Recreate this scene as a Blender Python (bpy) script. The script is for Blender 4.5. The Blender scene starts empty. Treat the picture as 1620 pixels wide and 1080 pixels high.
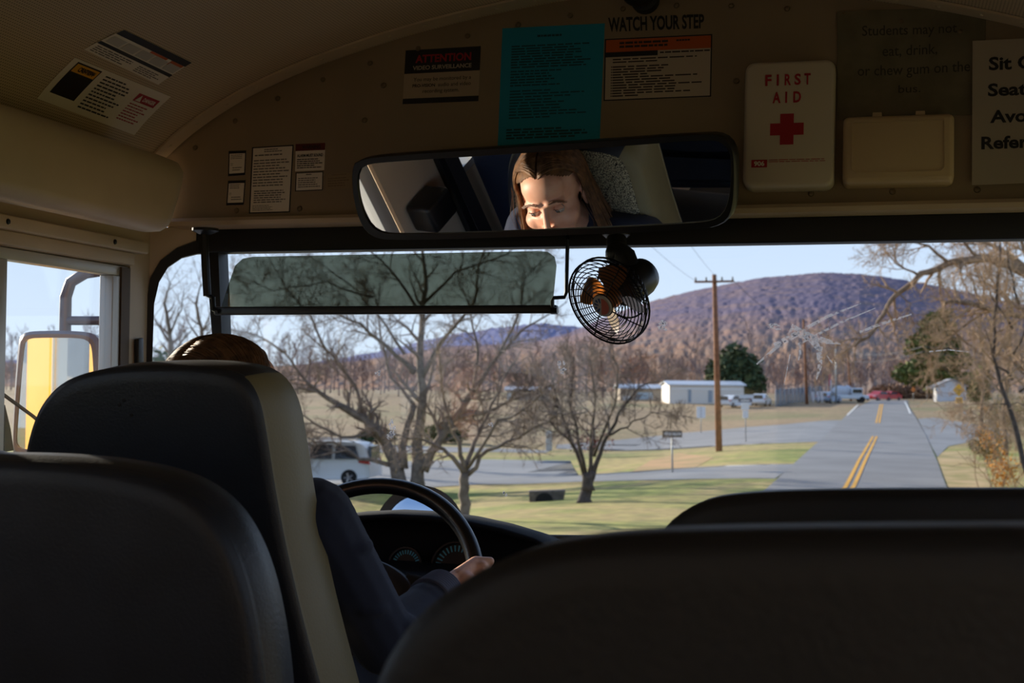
import bpy, bmesh, math, random
import numpy as np
from mathutils import Vector, Matrix
D = bpy.data
SC = bpy.context.scene
COL = SC.collection
RNG = random.Random(7)

# ------------------------------------------------------------------ camera
CAM = np.array([.5, 0., 2.15]); FPX = 2200.
_y, _p, _r = math.radians(15.1), math.radians(1.8), .010
CF = np.array([-math.sin(_y) * math.cos(_p), math.cos(_y) * math.cos(_p), math.sin(_p)])
_R0 = np.array([math.cos(_y), math.sin(_y), 0.]); _U0 = np.cross(_R0, CF)
CR = math.cos(_r) * _R0 + math.sin(_r) * _U0
CU = -math.sin(_r) * _R0 + math.cos(_r) * _U0
cd = D.cameras.new('camera'); cam = D.objects.new('camera', cd); COL.objects.link(cam)
cam.matrix_world = Matrix(((CR[0], CU[0], -CF[0], CAM[0]), (CR[1], CU[1], -CF[1], CAM[1]),
                           (CR[2], CU[2], -CF[2], CAM[2]), (0, 0, 0, 1)))
cd.sensor_width = 36; cd.lens = 36 * FPX / 1620; cd.clip_start = .05; cd.clip_end = 6000
cd.dof.use_dof = True; cd.dof.focus_distance = 2.75; cd.dof.aperture_fstop = 9
SC.camera = cam

# ------------------------------------------------------------------ sky, sun, exposure
w = D.worlds.new('sky'); SC.world = w; w.use_nodes = True
nt = w.node_tree; nt.nodes.clear()
tc = nt.nodes.new('ShaderNodeTexCoord'); sp = nt.nodes.new('ShaderNodeSeparateXYZ')
rp = nt.nodes.new('ShaderNodeValToRGB'); bg = nt.nodes.new('ShaderNodeBackground'); wo = nt.nodes.new('ShaderNodeOutputWorld')
nt.links.new(tc.outputs['Generated'], sp.inputs[0]); nt.links.new(sp.outputs['Z'], rp.inputs[0])
nt.links.new(rp.outputs[0], bg.inputs[0]); nt.links.new(bg.outputs[0], wo.inputs[0])
rp.color_ramp.elements[0].position = 0.0; rp.color_ramp.elements[0].color = (.66, .76, .90, 1)
rp.color_ramp.elements[1].position = .9; rp.color_ramp.elements[1].color = (.16, .27, .52, 1)
_e = rp.color_ramp.elements.new(.16); _e.color = (.49, .62, .85, 1)
bg.inputs[1].default_value = 1.0
SUN_AZ, SUN_EL = math.radians(33), math.radians(14)      # ahead of straight left, low
sv = Vector((-math.cos(SUN_AZ) * math.cos(SUN_EL), math.sin(SUN_AZ) * math.cos(SUN_EL), math.sin(SUN_EL)))
sl = D.lights.new('sun', 'SUN'); so = D.objects.new('sun', sl); COL.objects.link(so)
sl.energy = 7.2; sl.color = (1, .86, .68); sl.angle = math.radians(.6)
so.rotation_euler = (-sv).to_track_quat('-Z', 'Y').to_euler(); so.location = (-30, 12, 20)
vs = SC.view_settings
vs.view_transform = 'Standard'; vs.look = 'None'; vs.gamma = 1; vs.use_curve_mapping = False; vs.exposure = 0.42
SC.cycles.transparent_max_bounces = 24; SC.cycles.max_bounces = 10; SC.cycles.diffuse_bounces = 5
SC.cycles.glossy_bounces = 5; SC.cycles.caustics_reflective = False; SC.cycles.caustics_refractive = False

# ------------------------------------------------------------------ geometry helpers
def ray(x, y): return CF + CR * ((x - 810) / FPX) - CU * ((y - 540) / FPX)
def onP(x, y, p0, n):
    d = ray(x, y); p0 = np.array(p0, float); n = np.array(n, float)
    return CAM + d * (((p0 - CAM) @ n) / (d @ n))
def onY(x, y, Y): return onP(x, y, (0, Y, 0), (0, 1, 0))
def onX(x, y, X): return onP(x, y, (X, 0, 0), (1, 0, 0))
def atD(x, y, d): return CAM + ray(x, y) * d
def nrm(v): v = np.array(v, float); return v / (np.linalg.norm(v) + 1e-12)

class MB:
    """collects faces, then links them as one mesh object"""
    def __init__(s): s.v = []; s.f = []; s.mi = []
    def add(s, vs, fs, mi=0):
        o = len(s.v); s.v += [tuple(map(float, p)) for p in vs]
        s.f += [tuple(i + o for i in f) for f in fs]; s.mi += [mi] * len(fs); return s
    def box(s, lo, hi, mi=0):
        x0, y0, z0 = lo; x1, y1, z1 = hi
        return s.add([(x0, y0, z0), (x1, y0, z0), (x1, y1, z0), (x0, y1, z0), (x0, y0, z1), (x1, y0, z1), (x1, y1, z1), (x0, y1, z1)],
                     [(3, 2, 1, 0), (4, 5, 6, 7), (0, 1, 5, 4), (1, 2, 6, 5), (2, 3, 7, 6), (3, 0, 4, 7)], mi)
    def quad(s, a, b, c, d, mi=0): return s.add([a, b, c, d], [(0, 1, 2, 3)], mi)
    def prism(s, pts, ext, mi=0):
        n = len(pts); e = np.array(ext, float); p = [np.array(q, float) for q in pts]
        return s.add(p + [q + e for q in p], [tuple(range(n))[::-1], tuple(range(n, 2 * n))] +
                     [(i, (i + 1) % n, n + (i + 1) % n, n + i) for i in range(n)], mi)
    def loft(s, rings, mi=0, cap0=True, cap1=True, closed=True):
        n = len(rings[0]); vs = [p for r in rings for p in r]; fs = []
        for k in range(len(rings) - 1):
            for i in range(n if closed else n - 1):
                j = (i + 1) % n; fs.append((k * n + i, k * n + j, (k + 1) * n + j, (k + 1) * n + i))
        if cap0: fs.append(tuple(range(n))[::-1])
        if cap1: fs.append(tuple(range((len(rings) - 1) * n, len(rings) * n)))
        return s.add(vs, fs, mi)
    def tube(s, pts, rad, n=8, mi=0, closed=False, cap=True):
        P = [np.array(p, float) for p in pts]; m = len(P)
        R = rad if hasattr(rad, '__len__') else [rad] * m
        rings = []; up = None
        for i in range(m):
            if closed: t = nrm(P[(i + 1) % m] - P[i - 1])
            else: t = nrm(P[min(i + 1, m - 1)] - P[max(i - 1, 0)])
            if up is None:
                a = np.array([0, 0, 1.]) if abs(t[2]) < .9 else np.array([1., 0, 0])
                up = nrm(a - t * (a @ t))
            else: up = nrm(up - t * (up @ t))
            b = np.cross(t, up)
            rings.append([P[i] + R[i] * (math.cos(2 * math.pi * k / n) * up + math.sin(2 * math.pi * k / n) * b) for k in range(n)])
        if closed:
            vs = [p for r in rings for p in r]; fs = []
            for k in range(m):
                for i in range(n):
                    j = (i + 1) % n; q = (k + 1) % m; fs.append((k * n + i, k * n + j, q * n + j, q * n + i))
            return s.add(vs, fs, mi)
        return s.loft(rings, mi, cap, cap)
    def lathe(s, prof, c, ax, n=24, mi=0):
        """prof: (radius, height) pairs along the axis"""
        ax = nrm(ax); a = np.array([0, 0, 1.]) if abs(ax[2]) < .9 else np.array([1., 0, 0])
        u = nrm(np.cross(ax, a)); v = np.cross(ax, u); c = np.array(c, float)
        rings = [[c + ax * h + max(r, 1e-4) * (math.cos(2 * math.pi * k / n) * u + math.sin(2 * math.pi * k / n) * v) for k in range(n)] for r, h in prof]
        return s.loft(rings, mi)
    def ell(s, c, r, n=14, m=9, mi=0, rot=None):
        c = np.array(c, float); vs = []; fs = []
        for i in range(m + 1):
            th = math.pi * i / m
            for k in range(n):
                ph = 2 * math.pi * k / n
                p = np.array([r[0] * math.sin(th) * math.cos(ph), r[1] * math.sin(th) * math.sin(ph), r[2] * math.cos(th)])
                if rot is not None: p = rot @ p
                vs.append(c + p)
        for i in range(m):
            for k in range(n):
                l = (k + 1) % n; fs.append((i * n + k, (i + 1) * n + k, (i + 1) * n + l, i * n + l))
        return s.add(vs, fs, mi)
    def caps(s, a, b, ra, rb, n=12):
        """capsule with two radii"""
        a = np.array(a, float); b = np.array(b, float); t = nrm(b - a); pts = []; rs = []
        for k in range(5): th = math.pi / 2 * (1 - k / 4); pts.append(a - t * ra * math.sin(th)); rs.append(max(ra * math.cos(th), 1e-4))
        for k in range(5): th = math.pi / 2 * k / 4; pts.append(b + t * rb * math.sin(th)); rs.append(max(rb * math.cos(th), 1e-4))
        return s.tube(pts, rs, n)
    def build(s, name, mats, parent=None, smooth=False, origin=None, bevel=0, angle=None):
        me = D.meshes.new(name); V = np.array(s.v)
        if parent is None and origin is None and len(V):
            origin = ((V[:, 0].min() + V[:, 0].max()) / 2, (V[:, 1].min() + V[:, 1].max()) / 2, V[:, 2].min())
        if parent is not None or origin is None: origin = (0, 0, 0)
        me.from_pydata([tuple(p) for p in (V - np.array(origin))], [], s.f)
        for m in (mats if isinstance(mats, (list, tuple)) else [mats]): me.materials.append(m)
        if any(s.mi): me.polygons.foreach_set('material_index', s.mi)
        bm = bmesh.new(); bm.from_mesh(me); bmesh.ops.recalc_face_normals(bm, faces=bm.faces); bm.to_mesh(me); bm.free()
        if smooth:
            me.polygons.foreach_set('use_smooth', [True] * len(me.polygons))
            if smooth != 'all': me.set_sharp_from_angle(angle=math.radians(angle or 40))
        o = D.objects.new(name, me); COL.objects.link(o)
        if bevel:
            b = o.modifiers.new('edge', 'BEVEL'); b.width = bevel; b.segments = 3; b.limit_method = 'ANGLE'; b.angle_limit = math.radians(35)
            b.harden_normals = False
            me.polygons.foreach_set('use_smooth', [True] * len(me.polygons))
        if parent is None: o.location = origin
        else:
            o.parent = parent; o.matrix_parent_inverse = Matrix.Translation(-Vector(WLOC.get(parent.name, (0, 0, 0))))
        return o

WLOC = {}
def tag(o, label=None, cat=None, group=None, kind=None):
    if label: o['label'] = label
    if cat: o['category'] = cat
    if group: o['group'] = group
    if kind: o['kind'] = kind
    return o
def thing(name, label, cat, loc=(0, 0, 0), group=None):
    o = D.objects.new(name, None); COL.objects.link(o); o.location = loc; o.empty_display_size = .1
    WLOC[o.name] = tuple(loc); return tag(o, label, cat, group)
def struct(o): o['kind'] = 'structure'; return o
def dup(o, loc, rotz=None, scale=None, label=None, group=None):
    r = o.copy(); COL.objects.link(r); r.location = loc
    if rotz is not None: r.rotation_euler = (0, 0, rotz)
    if scale is not None: r.scale = scale if hasattr(scale, '__len__') else (scale,) * 3
    if label: r['label'] = label
    if group: r['group'] = group
    for ch in list(o.children):
        c = ch.copy(); COL.objects.link(c); c.parent = r
        for g in list(ch.children):
            d = g.copy(); COL.objects.link(d); d.parent = c
    return r

# ------------------------------------------------------------------ materials
def lin(c): return tuple(((x / 255) / 12.92 if x / 255 <= .04045 else ((x / 255 + .055) / 1.055) ** 2.4) for x in c[:3]) + (1,)
def mat(name, col, rough=.6, metal=0., spec=.5, noise=None, bump=None, sheen=0, emit=None, coords='Object', trans=0):
    """noise = (scale, second colour, low, high); bump = (scale, strength, distance)"""
    m = D.materials.new(name); m.use_nodes = True; t = m.node_tree; b = t.nodes['Principled BSDF']
    b.inputs['Base Color'].default_value = lin(col); b.inputs['Roughness'].default_value = rough; b.inputs['Metallic'].default_value = metal
    b.inputs['Specular IOR Level'].default_value = spec
    if sheen: b.inputs['Sheen Weight'].default_value = sheen
    if trans: b.inputs['Transmission Weight'].default_value = trans
    if emit: b.inputs['Emission Color'].default_value = lin(col); b.inputs['Emission Strength'].default_value = emit
    if noise or bump: c = t.nodes.new('ShaderNodeTexCoord')
    if noise:
        n = t.nodes.new('ShaderNodeTexNoise'); n.inputs['Scale'].default_value = noise[0]; n.inputs['Detail'].default_value = 5
        t.links.new(c.outputs[coords], n.inputs['Vector'])
        r = t.nodes.new('ShaderNodeValToRGB'); r.color_ramp.elements[0].position = noise[2]; r.color_ramp.elements[1].position = noise[3]
        r.color_ramp.elements[0].color = lin(col); r.color_ramp.elements[1].color = lin(noise[1])
        t.links.new(n.outputs['Fac'], r.inputs[0]); t.links.new(r.outputs[0], b.inputs['Base Color'])
    if bump:
        n = t.nodes.new('ShaderNodeTexNoise'); n.inputs['Scale'].default_value = bump[0]; n.inputs['Detail'].default_value = 3
        t.links.new(c.outputs[coords], n.inputs['Vector'])
        k = t.nodes.new('ShaderNodeBump'); k.inputs['Strength'].default_value = bump[1]; k.inputs['Distance'].default_value = bump[2] if len(bump) > 2 else .01
        t.links.new(n.outputs['Fac'], k.inputs['Height']); t.links.new(k.outputs[0], b.inputs['Normal'])
    return m
def clear_glass(name, tint, gloss=.06):
    m = D.materials.new(name); m.use_nodes = True; t = m.node_tree; t.nodes.clear()
    o = t.nodes.new('ShaderNodeOutputMaterial'); mx = t.nodes.new('ShaderNodeMixShader'); tr = t.nodes.new('ShaderNodeBsdfTransparent')
    gl = t.nodes.new('ShaderNodeBsdfGlossy'); gl.inputs['Roughness'].default_value = .02
    tr.inputs[0].default_value = tint + (1,)
    lw = t.nodes.new('ShaderNodeLayerWeight'); lw.inputs['Blend'].default_value = .5; pw = t.nodes.new('ShaderNodeMath'); pw.operation = 'POWER'; pw.inputs[1].default_value = 5
    ml = t.nodes.new('ShaderNodeMath'); ml.operation = 'MULTIPLY_ADD'; ml.inputs[1].default_value = .8; ml.inputs[2].default_value = gloss * .6
    t.links.new(lw.outputs['Facing'], pw.inputs[0]); t.links.new(pw.outputs[0], ml.inputs[0]); t.links.new(ml.outputs[0], mx.inputs[0])
    t.links.new(tr.outputs[0], mx.inputs[1]); t.links.new(gl.outputs[0], mx.inputs[2]); t.links.new(mx.outputs[0], o.inputs[0])
    return m
def glass_dirt(name, alpha, scale, lo, hi):
    m = D.materials.new(name); m.use_nodes = True; t = m.node_tree; t.nodes.clear(); o = t.nodes.new('ShaderNodeOutputMaterial'); mx = t.nodes.new('ShaderNodeMixShader'); tr = t.nodes.new('ShaderNodeBsdfTransparent'); tl = t.nodes.new('ShaderNodeBsdfTranslucent'); tl.inputs[0].default_value = (.26, .28, .34, 1)
    c = t.nodes.new('ShaderNodeTexCoord'); n = t.nodes.new('ShaderNodeTexNoise'); n.inputs['Scale'].default_value = scale; n.inputs['Detail'].default_value = 6; r = t.nodes.new('ShaderNodeMapRange'); r.inputs[1].default_value = lo; r.inputs[2].default_value = hi; r.inputs[3].default_value = 0; r.inputs[4].default_value = alpha
    t.links.new(c.outputs['Object'], n.inputs['Vector']); t.links.new(n.outputs['Fac'], r.inputs[0]); t.links.new(r.outputs[0], mx.inputs[0]); t.links.new(tr.outputs[0], mx.inputs[1]); t.links.new(tl.outputs[0], mx.inputs[2]); t.links.new(mx.outputs[0], o.inputs[0]); return m
def smear(name, col, alpha, scale=None, lo=.4, hi=.65):
    m = D.materials.new(name); m.use_nodes = True; t = m.node_tree; b = t.nodes['Principled BSDF']
    b.inputs['Base Color'].default_value = lin(col); b.inputs['Roughness'].default_value = .9; b.inputs['Alpha'].default_value = alpha
    b.inputs['Subsurface Weight'].default_value = 0
    if scale:
        c = t.nodes.new('ShaderNodeTexCoord'); n = t.nodes.new('ShaderNodeTexNoise'); n.inputs['Scale'].default_value = scale
        n.inputs['Detail'].default_value = 6
        r = t.nodes.new('ShaderNodeMapRange'); r.inputs[1].default_value = lo; r.inputs[2].default_value = hi; r.inputs[3].default_value = 0; r.inputs[4].default_value = alpha
        t.links.new(c.outputs['Object'], n.inputs['Vector']); t.links.new(n.outputs['Fac'], r.inputs[0]); t.links.new(r.outputs[0], b.inputs['Alpha'])
    return m
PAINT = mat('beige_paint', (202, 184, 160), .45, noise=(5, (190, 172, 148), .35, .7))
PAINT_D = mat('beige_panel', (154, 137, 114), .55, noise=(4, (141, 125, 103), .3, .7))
ALU = mat('window_aluminium', (196, 194, 190), .35, .3)
SEAL = mat('brown_window_seal', (84, 66, 50), .6)
BLK = mat('black_rubber', (14, 13, 14), .55)
BLKP = mat('black_plastic', (18, 18, 20), .4)
BLKM = mat('black_metal', (12, 12, 13), .35)
VIN = mat('charcoal_vinyl', (44, 47, 54), .42, bump=(220, .25, .002), noise=(9, (36, 38, 44), .4, .7))
VINB = mat('worn_dark_vinyl', (40, 37, 35), .5, bump=(160, .3, .002), noise=(6, (30, 29, 29), .4, .7))
OLIVE = mat('olive_vinyl', (130, 118, 84), .5, bump=(200, .2, .002))
WHITE = mat('white_print', (226, 222, 214), .5)
OFFW = mat('sticker_white', (232, 224, 214), .4)
INK = mat('black_print', (20, 19, 20), .5)
GREY = mat('grey_print', (110, 106, 102), .6)
RED = mat('red_print', (170, 20, 34), .5)
ORG = mat('orange_print', (196, 92, 30), .5)
YEL = mat('yellow_print', (224, 164, 24), .5)
GLASS = clear_glass('clear_window_glass', (.95, .965, .96), .05)
# ------------------------------------------------------------------ the bus shell
AX = [-1.166, -1.104, -1.039, -.942, -.814, -.689, -.565, -.475, -.326, -.181, 0]
AZ = [2.664, 2.722, 2.764, 2.817, 2.868, 2.906, 2.938, 2.957, 2.983, 3.002, 3.012]
def arch(n=40, off=0.):
    """points of the roof arch, left to right; off moves them inwards"""
    xs = np.array(AX + [-x for x in AX[-2::-1]]); zs = np.array(AZ + AZ[-2::-1])
    d = np.r_[0, np.cumsum(np.hypot(np.diff(xs), np.diff(zs)))]
    t = np.linspace(0, d[-1], n); x = np.interp(t, d, xs); z = np.interp(t, d, zs)
    k = np.array([1, 4, 6, 4, 1]) / 16
    for _ in range(3):
        zp = np.r_[z[0], z[0], z, z[-1], z[-1]]; zs2 = np.convolve(zp, k, 'valid'); z[2:-2] = zs2[2:-2]
    tx = np.gradient(x); tz = np.gradient(z); l = np.hypot(tx, tz)
    return np.c_[x + off * tz / l, z - off * tx / l]
ARC = arch(81)
ARCL = np.r_[0, np.cumsum(np.hypot(*np.diff(ARC, axis=0).T))]
def arc_pt(s, Y, off=0.):
    x = np.interp(s, ARCL, ARC[:, 0]); z = np.interp(s, ARCL, ARC[:, 1]); e = .01
    tx = np.interp(s + e, ARCL, ARC[:, 0]) - np.interp(s - e, ARCL, ARC[:, 0]); tz = np.interp(s + e, ARCL, ARC[:, 1]) - np.interp(s - e, ARCL, ARC[:, 1])
    l = math.hypot(tx, tz) + 1e-9
    return np.array([x + off * tz / l, Y, z - off * tx / l])
def on_arc(px, py):
    """where the sight line through a point of the photo meets the ceiling: (arc length, Y)"""
    d = ray(px, py); best = None
    for k in range(len(ARC) - 1):
        (x0, z0), (x1, z1) = ARC[k], ARC[k + 1]
        n = np.array([-(z1 - z0), 0, x1 - x0]); den = d @ n
        if abs(den) < 1e-9: continue
        t = ((np.array([x0, 0, z0]) - CAM) @ n) / den
        if t <= 0: continue
        p = CAM + d * t; u = ((p[0] - x0) * (x1 - x0) + (p[2] - z0) * (z1 - z0)) / ((x1 - x0) ** 2 + (z1 - z0) ** 2)
        if -.001 <= u <= 1.001 and (best is None or t < best[0]): best = (t, ARCL[k] + u * (ARCL[k + 1] - ARCL[k]), p[1])
    return best[1], best[2]
LEAN = math.radians(5); PN = np.array([0, -math.cos(LEAN), math.sin(LEAN)]); PU = np.array([0, math.sin(LEAN), math.cos(LEAN)])
PO = np.array([0, 2.93, 2.53])
def panel(px, py, off=0.): return onP(px, py, PO + PN * off, PN)
def panel_at(x, z): return np.array([x, 2.93 + (z - 2.53) * math.tan(LEAN), z])

# perforated ceiling liner
def ceiling_mat():
    m = mat('perforated_ceiling_liner', (202, 182, 156), .5); t = m.node_tree; b = t.nodes['Principled BSDF']
    c = t.nodes.new('ShaderNodeTexCoord'); sx = t.nodes.new('ShaderNodeSeparateXYZ'); t.links.new(c.outputs['UV'], sx.inputs[0])
    outs = []
    for ax in ('X', 'Y'):
        mu = t.nodes.new('ShaderNodeMath'); mu.operation = 'MULTIPLY'; mu.inputs[1].default_value = 2 * math.pi / .0066; t.links.new(sx.outputs[ax], mu.inputs[0])
        si = t.nodes.new('ShaderNodeMath'); si.operation = 'SINE'; t.links.new(mu.outputs[0], si.inputs[0]); outs.append(si)
    pr = t.nodes.new('ShaderNodeMath'); pr.operation = 'ADD'; t.links.new(outs[0].outputs[0], pr.inputs[0]); t.links.new(outs[1].outputs[0], pr.inputs[1])
    r = t.nodes.new('ShaderNodeMapRange'); r.inputs[1].default_value = .5; r.inputs[2].default_value = 1.3; t.links.new(pr.outputs[0], r.inputs[0])
    mx = t.nodes.new('ShaderNodeMix'); mx.data_type = 'RGBA'; mx.inputs['A'].default_value = lin((202, 182, 156)); mx.inputs['B'].default_value = lin((132, 116, 98))
    t.links.new(r.outputs[0], mx.inputs['Factor']); t.links.new(mx.outputs['Result'], b.inputs['Base Color'])
    return m
def build_ceiling():
    out = arch(81, -.05); ys = [-3.0, -2, -1, 0, 1, 2, 3.0]; me = D.meshes.new('ceiling'); n = len(ARC); vs = []; fs = []; uv = []
    for Y in ys: vs += [(x, Y, z) for x, z in ARC]
    for Y in ys: vs += [(x, Y, z) for x, z in out]
    N = n * len(ys)
    for k in range(len(ys) - 1):
        for i in range(n - 1):
            fs.append((k * n + i, k * n + i + 1, (k + 1) * n + i + 1, (k + 1) * n + i)); fs.append((N + k * n + i, N + (k + 1) * n + i, N + (k + 1) * n + i + 1, N + k * n + i + 1))
    for i in range(n - 1):
        e = (len(ys) - 1) * n; fs.append((i, N + i, N + i + 1, i + 1)); fs.append((e + i, e + i + 1, N + e + i + 1, N + e + i))
    me.from_pydata(vs, [], fs); u = me.uv_layers.new(name='arc')
    for l in me.loops: i = l.vertex_index; u.data[l.index].uv = (ARCL[i % n], vs[i][1])
    me.materials.append(ceiling_mat()); me.polygons.foreach_set('use_smooth', [True] * len(me.polygons)); me.set_sharp_from_angle(angle=.7)
    o = D.objects.new('ceiling', me); COL.objects.link(o); return struct(o)
build_ceiling()
FZ = 1.08
b = MB(); b.box((-1.15, -3, FZ - .06), (1.15, 2.95, FZ)); struct(b.build('floor', mat('black_floor_rubber', (84, 80, 76), .7, bump=(60, .3))))
# side walls: solid below and above the window line, posts between openings
YELB = mat('school_bus_yellow', (244, 184, 78), .35, noise=(3, (238, 174, 66), .3, .7))
OPEN_L = [(2.285, 2.80, 1.80, 2.41), (1.86, 2.02, 1.93, 2.41), (-.62, .08, 1.75, 2.42), (-1.4, -.7, 1.75, 2.42), (-2.2, -1.5, 1.75, 2.42), (-2.92, -2.3, 1.75, 2.42), (.70, 1.60, 1.93, 2.41)]
OPEN_R = [(2.0, 2.82, 1.25, 2.5), (.9, 1.55, 1.85, 2.41), (.15, .8, 1.85, 2.41), (-.6, .05, 1.85, 2.41), (-1.4, -.75, 1.85, 2.41), (-2.2, -1.55, 1.85, 2.41)]
def side_wall(mb, x0, x1, zlo, zhi, openings, y0=-3.0, y1=2.9):
    ops = sorted(openings); y = y0
    for a, c, z0, z1 in ops:
        if a > y: mb.box((x0, y, zlo), (x1, a, zhi))
        mb.box((x0, a, zlo), (x1, c, z0)); mb.box((x0, a, z1), (x1, c, zhi)); y = c
    mb.box((x0, y, zlo), (x1, y1, zhi))
b = MB(); side_wall(b, -1.19, -1.15, FZ - .06, 2.68, OPEN_L); struct(b.build('wall_left', PAINT))
b = MB(); side_wall(b, 1.15, 1.19, FZ - .06, 2.68, OPEN_R); struct(b.build('wall_right', PAINT))
b = MB(); side_wall(b, -1.225, -1.192, .75, 2.70, OPEN_L, y0=-6); struct(b.build('wall_outside_left', YELB))
b = MB()
for z in (1.15, 1.45, 1.74): b.box((-1.245, -6, z), (-1.2255, 2.6, z + .06))
struct(b.build('trim_1', BLK))
b = MB(); side_wall(b, 1.192, 1.225, .75, 2.70, OPEN_R, y0=-6); struct(b.build('wall_outside_right', YELB))
b = MB(); b.prism([(-1.19, -3, FZ)] + [(x, -3, z) for x, z in ARC] + [(1.19, -3, FZ)], (0, -.04, 0)); struct(b.build('wall_back', PAINT))
# header panel above the windscreen
pts = [panel_at(-1.16, 2.528)] + [panel_at(x, z + .01) for x, z in ARC] + [panel_at(1.16, 2.528)]
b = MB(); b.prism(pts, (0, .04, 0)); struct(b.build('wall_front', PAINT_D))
# ledge under the header
def ledge(mb, x0, x1):
    prof = [(2.96, 2.532), (2.93, 2.532), (2.912, 2.530), (2.905, 2.522), (2.908, 2.512), (2.92, 2.505), (2.96, 2.505)]
    mb.loft([[(x, y, z) for y, z in prof] for x in (x0, x1)])
b = MB(); ledge(b, -1.12, 1.15); struct(b.build('trim_2', PAINT, smooth=True))
# riveted strip where ceiling and header meet
b = MB(); r0 = []; r1 = []
for s in np.linspace(.02, ARCL[-1] - .02, 80): r0.append(arc_pt(s, 2.885, .001)); r1.append(arc_pt(s, 2.885, .006))
r2 = [p + np.array([0, .055, 0]) for p in r1]; r3 = [p + np.array([0, .055, 0]) for p in r0]
b.loft([r0, r1, r2, r3], 0, False, False, closed=False)
for s in np.arange(.06, ARCL[-1], .085):
    p = arc_pt(s, 2.912, .005); q = arc_pt(s, 2.912, .010); b.lathe([(.0062, 0), (.005, .003), (.001, .0045)], p, q - p, 8)
struct(b.build('trim_3', PAINT, smooth=True))
b = MB()
for s in np.arange(.10, ARCL[-1], .12):
    p = arc_pt(s, 0, .035); q = panel_at(p[0], p[2]); b.lathe([(.0065, 0), (.005, .003), (.001, .0045)], q + PN * .0005, PN, 8)
for px, py in [(374, 333), (474, 330), (1283, 306), (1412, 303), (1546, 300), (607, 135), (577, 190), (1165, 128)]:
    b.lathe([(.007, 0), (.0055, .003), (.001, .0045)], panel(px, py), PN, 8)
struct(b.build('trim_4', mat('dull_rivet', (120, 104, 82), .4, .4), smooth=True))

# corner panel and black window gaskets
CP0 = np.array([-1.15, 2.885, 0]); CPN = nrm([-.5, .87, 0])
def corner(px, py, off=0.): return onP(px, py, CP0 - CPN * off, CPN)
gout = [(226, 640), (228, 570), (231, 480), (238, 440), (254, 412), (280, 392), (318, 378), (345, 372)]
gin = [(240, 640), (241, 570), (244, 480), (252, 445), (266, 422), (288, 407), (312, 401), (330, 400)]
b = MB()
up = [corner(205, 640), corner(207, 365), corner(346, 352)] + [corner(*p) for p in gout[::-1]]
b.prism(up, -CPN * -.02); struct(b.build('trim_5', PAINT, bevel=.002))
b = MB()
for k in range(len(gout) - 1):
    q = [corner(*gout[k], .006), corner(*gout[k + 1], .006), corner(*gin[k + 1], .006), corner(*gin[k], .006)]
    b.prism(q, CPN * .03)
zlo = 1.72
b.prism([corner(226, 640, .006), corner(240, 640, .006), corner(238, 1000, .006), corner(222, 1000, .006)], CPN * .03)
struct(b.build('trim_6', BLK))
# pillar between corner glass and windscreen
a0, a1 = onY(323, 372, 2.945), onY(344, 372, 2.945); c0, c1 = onY(336, 540, 2.945), onY(351, 540, 2.945)
e0, e1 = c0 + (c0 - a0) * 2.4, c1 + (c1 - a1) * 2.4
b = MB(); b.prism([a0, a1, e1, e0], (0, .05, 0)); struct(b.build('trim_7', BLK, bevel=.004))
b = MB(); b.box((-1.06, 2.935, 2.452), (1.15, 2.99, 2.506)); b.box((1.08, 2.935, 1.7), (1.15, 2.99, 2.452)); b.box((-1.0, 2.935, 1.765), (1.15, 3.0, 1.79))
struct(b.build('trim_8', BLK, bevel=.004))
win = MB(); win.box((-1.03, 2.972, 1.78), (1.12, 2.978, 2.47)); g = struct(win.build('window_1', GLASS))
b = MB(); q = [corner(238, 800, -.012), corner(238, 470, -.012), corner(262, 412, -.012), corner(330, 396, -.012), corner(345, 800, -.012)]
b.prism(q, CPN * .004); struct(b.build('window_2', GLASS))
b = MB(); b.box((-1.15, 2.95, FZ - .06), (1.15, 3.0, 1.768)); b.prism([(-1.19, 2.88, FZ), (-1.19, 2.88, 1.79), (-1.0, 2.99, 1.79), (-1.0, 2.99, FZ)], (.01, -.02, 0))
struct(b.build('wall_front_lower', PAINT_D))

# driver's side window
t = thing('window_3', None, None, (-1.17, 2.3, 1.8)); struct(t)
b = MB()
b.box((-1.185, 2.29, 2.385), (-1.155, 2.80, 2.408)); b.box((-1.185, 2.29, 1.802), (-1.155, 2.80, 1.84))
b.box((-1.185, 2.732, 1.84), (-1.152, 2.762, 2.385)); b.box((-1.19, 2.30, 1.84), (-1.148, 2.345, 2.385))
b.build('window_frame', ALU, t, bevel=.002)
b = MB(); b.box((-1.185, 2.764, 1.80), (-1.149, 2.80, 2.405)); b.build('window_seal', SEAL, t)
b = MB(); b.box((-1.172, 2.345, 1.84), (-1.168, 2.732, 2.385)); b.build('pane', GLASS, t)
b = MB(); b.prism([onX(212, 536, -1.148), onX(220, 534, -1.148), onX(221, 600, -1.148), onX(212, 600, -1.148)], (.012, 0, 0)); b.build('latch', BLKP, t, bevel=.003)
b = MB(); b.box((-1.15, 1.2, 2.438), (-1.118, 2.825, 2.466)); b.box((-1.15, 1.2, 2.41), (-1.132, 2.79, 2.438)); struct(b.build('trim_9', PAINT, bevel=.004))
b = MB()
for Y in (1.5, 1.9, 2.3, 2.68): b.lathe([(.006, 0), (.005, .003), (.001, .004)], (-1.118, Y, 2.452), (1, 0, 0), 8)
struct(b.build('trim_10', BLKM))
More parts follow.
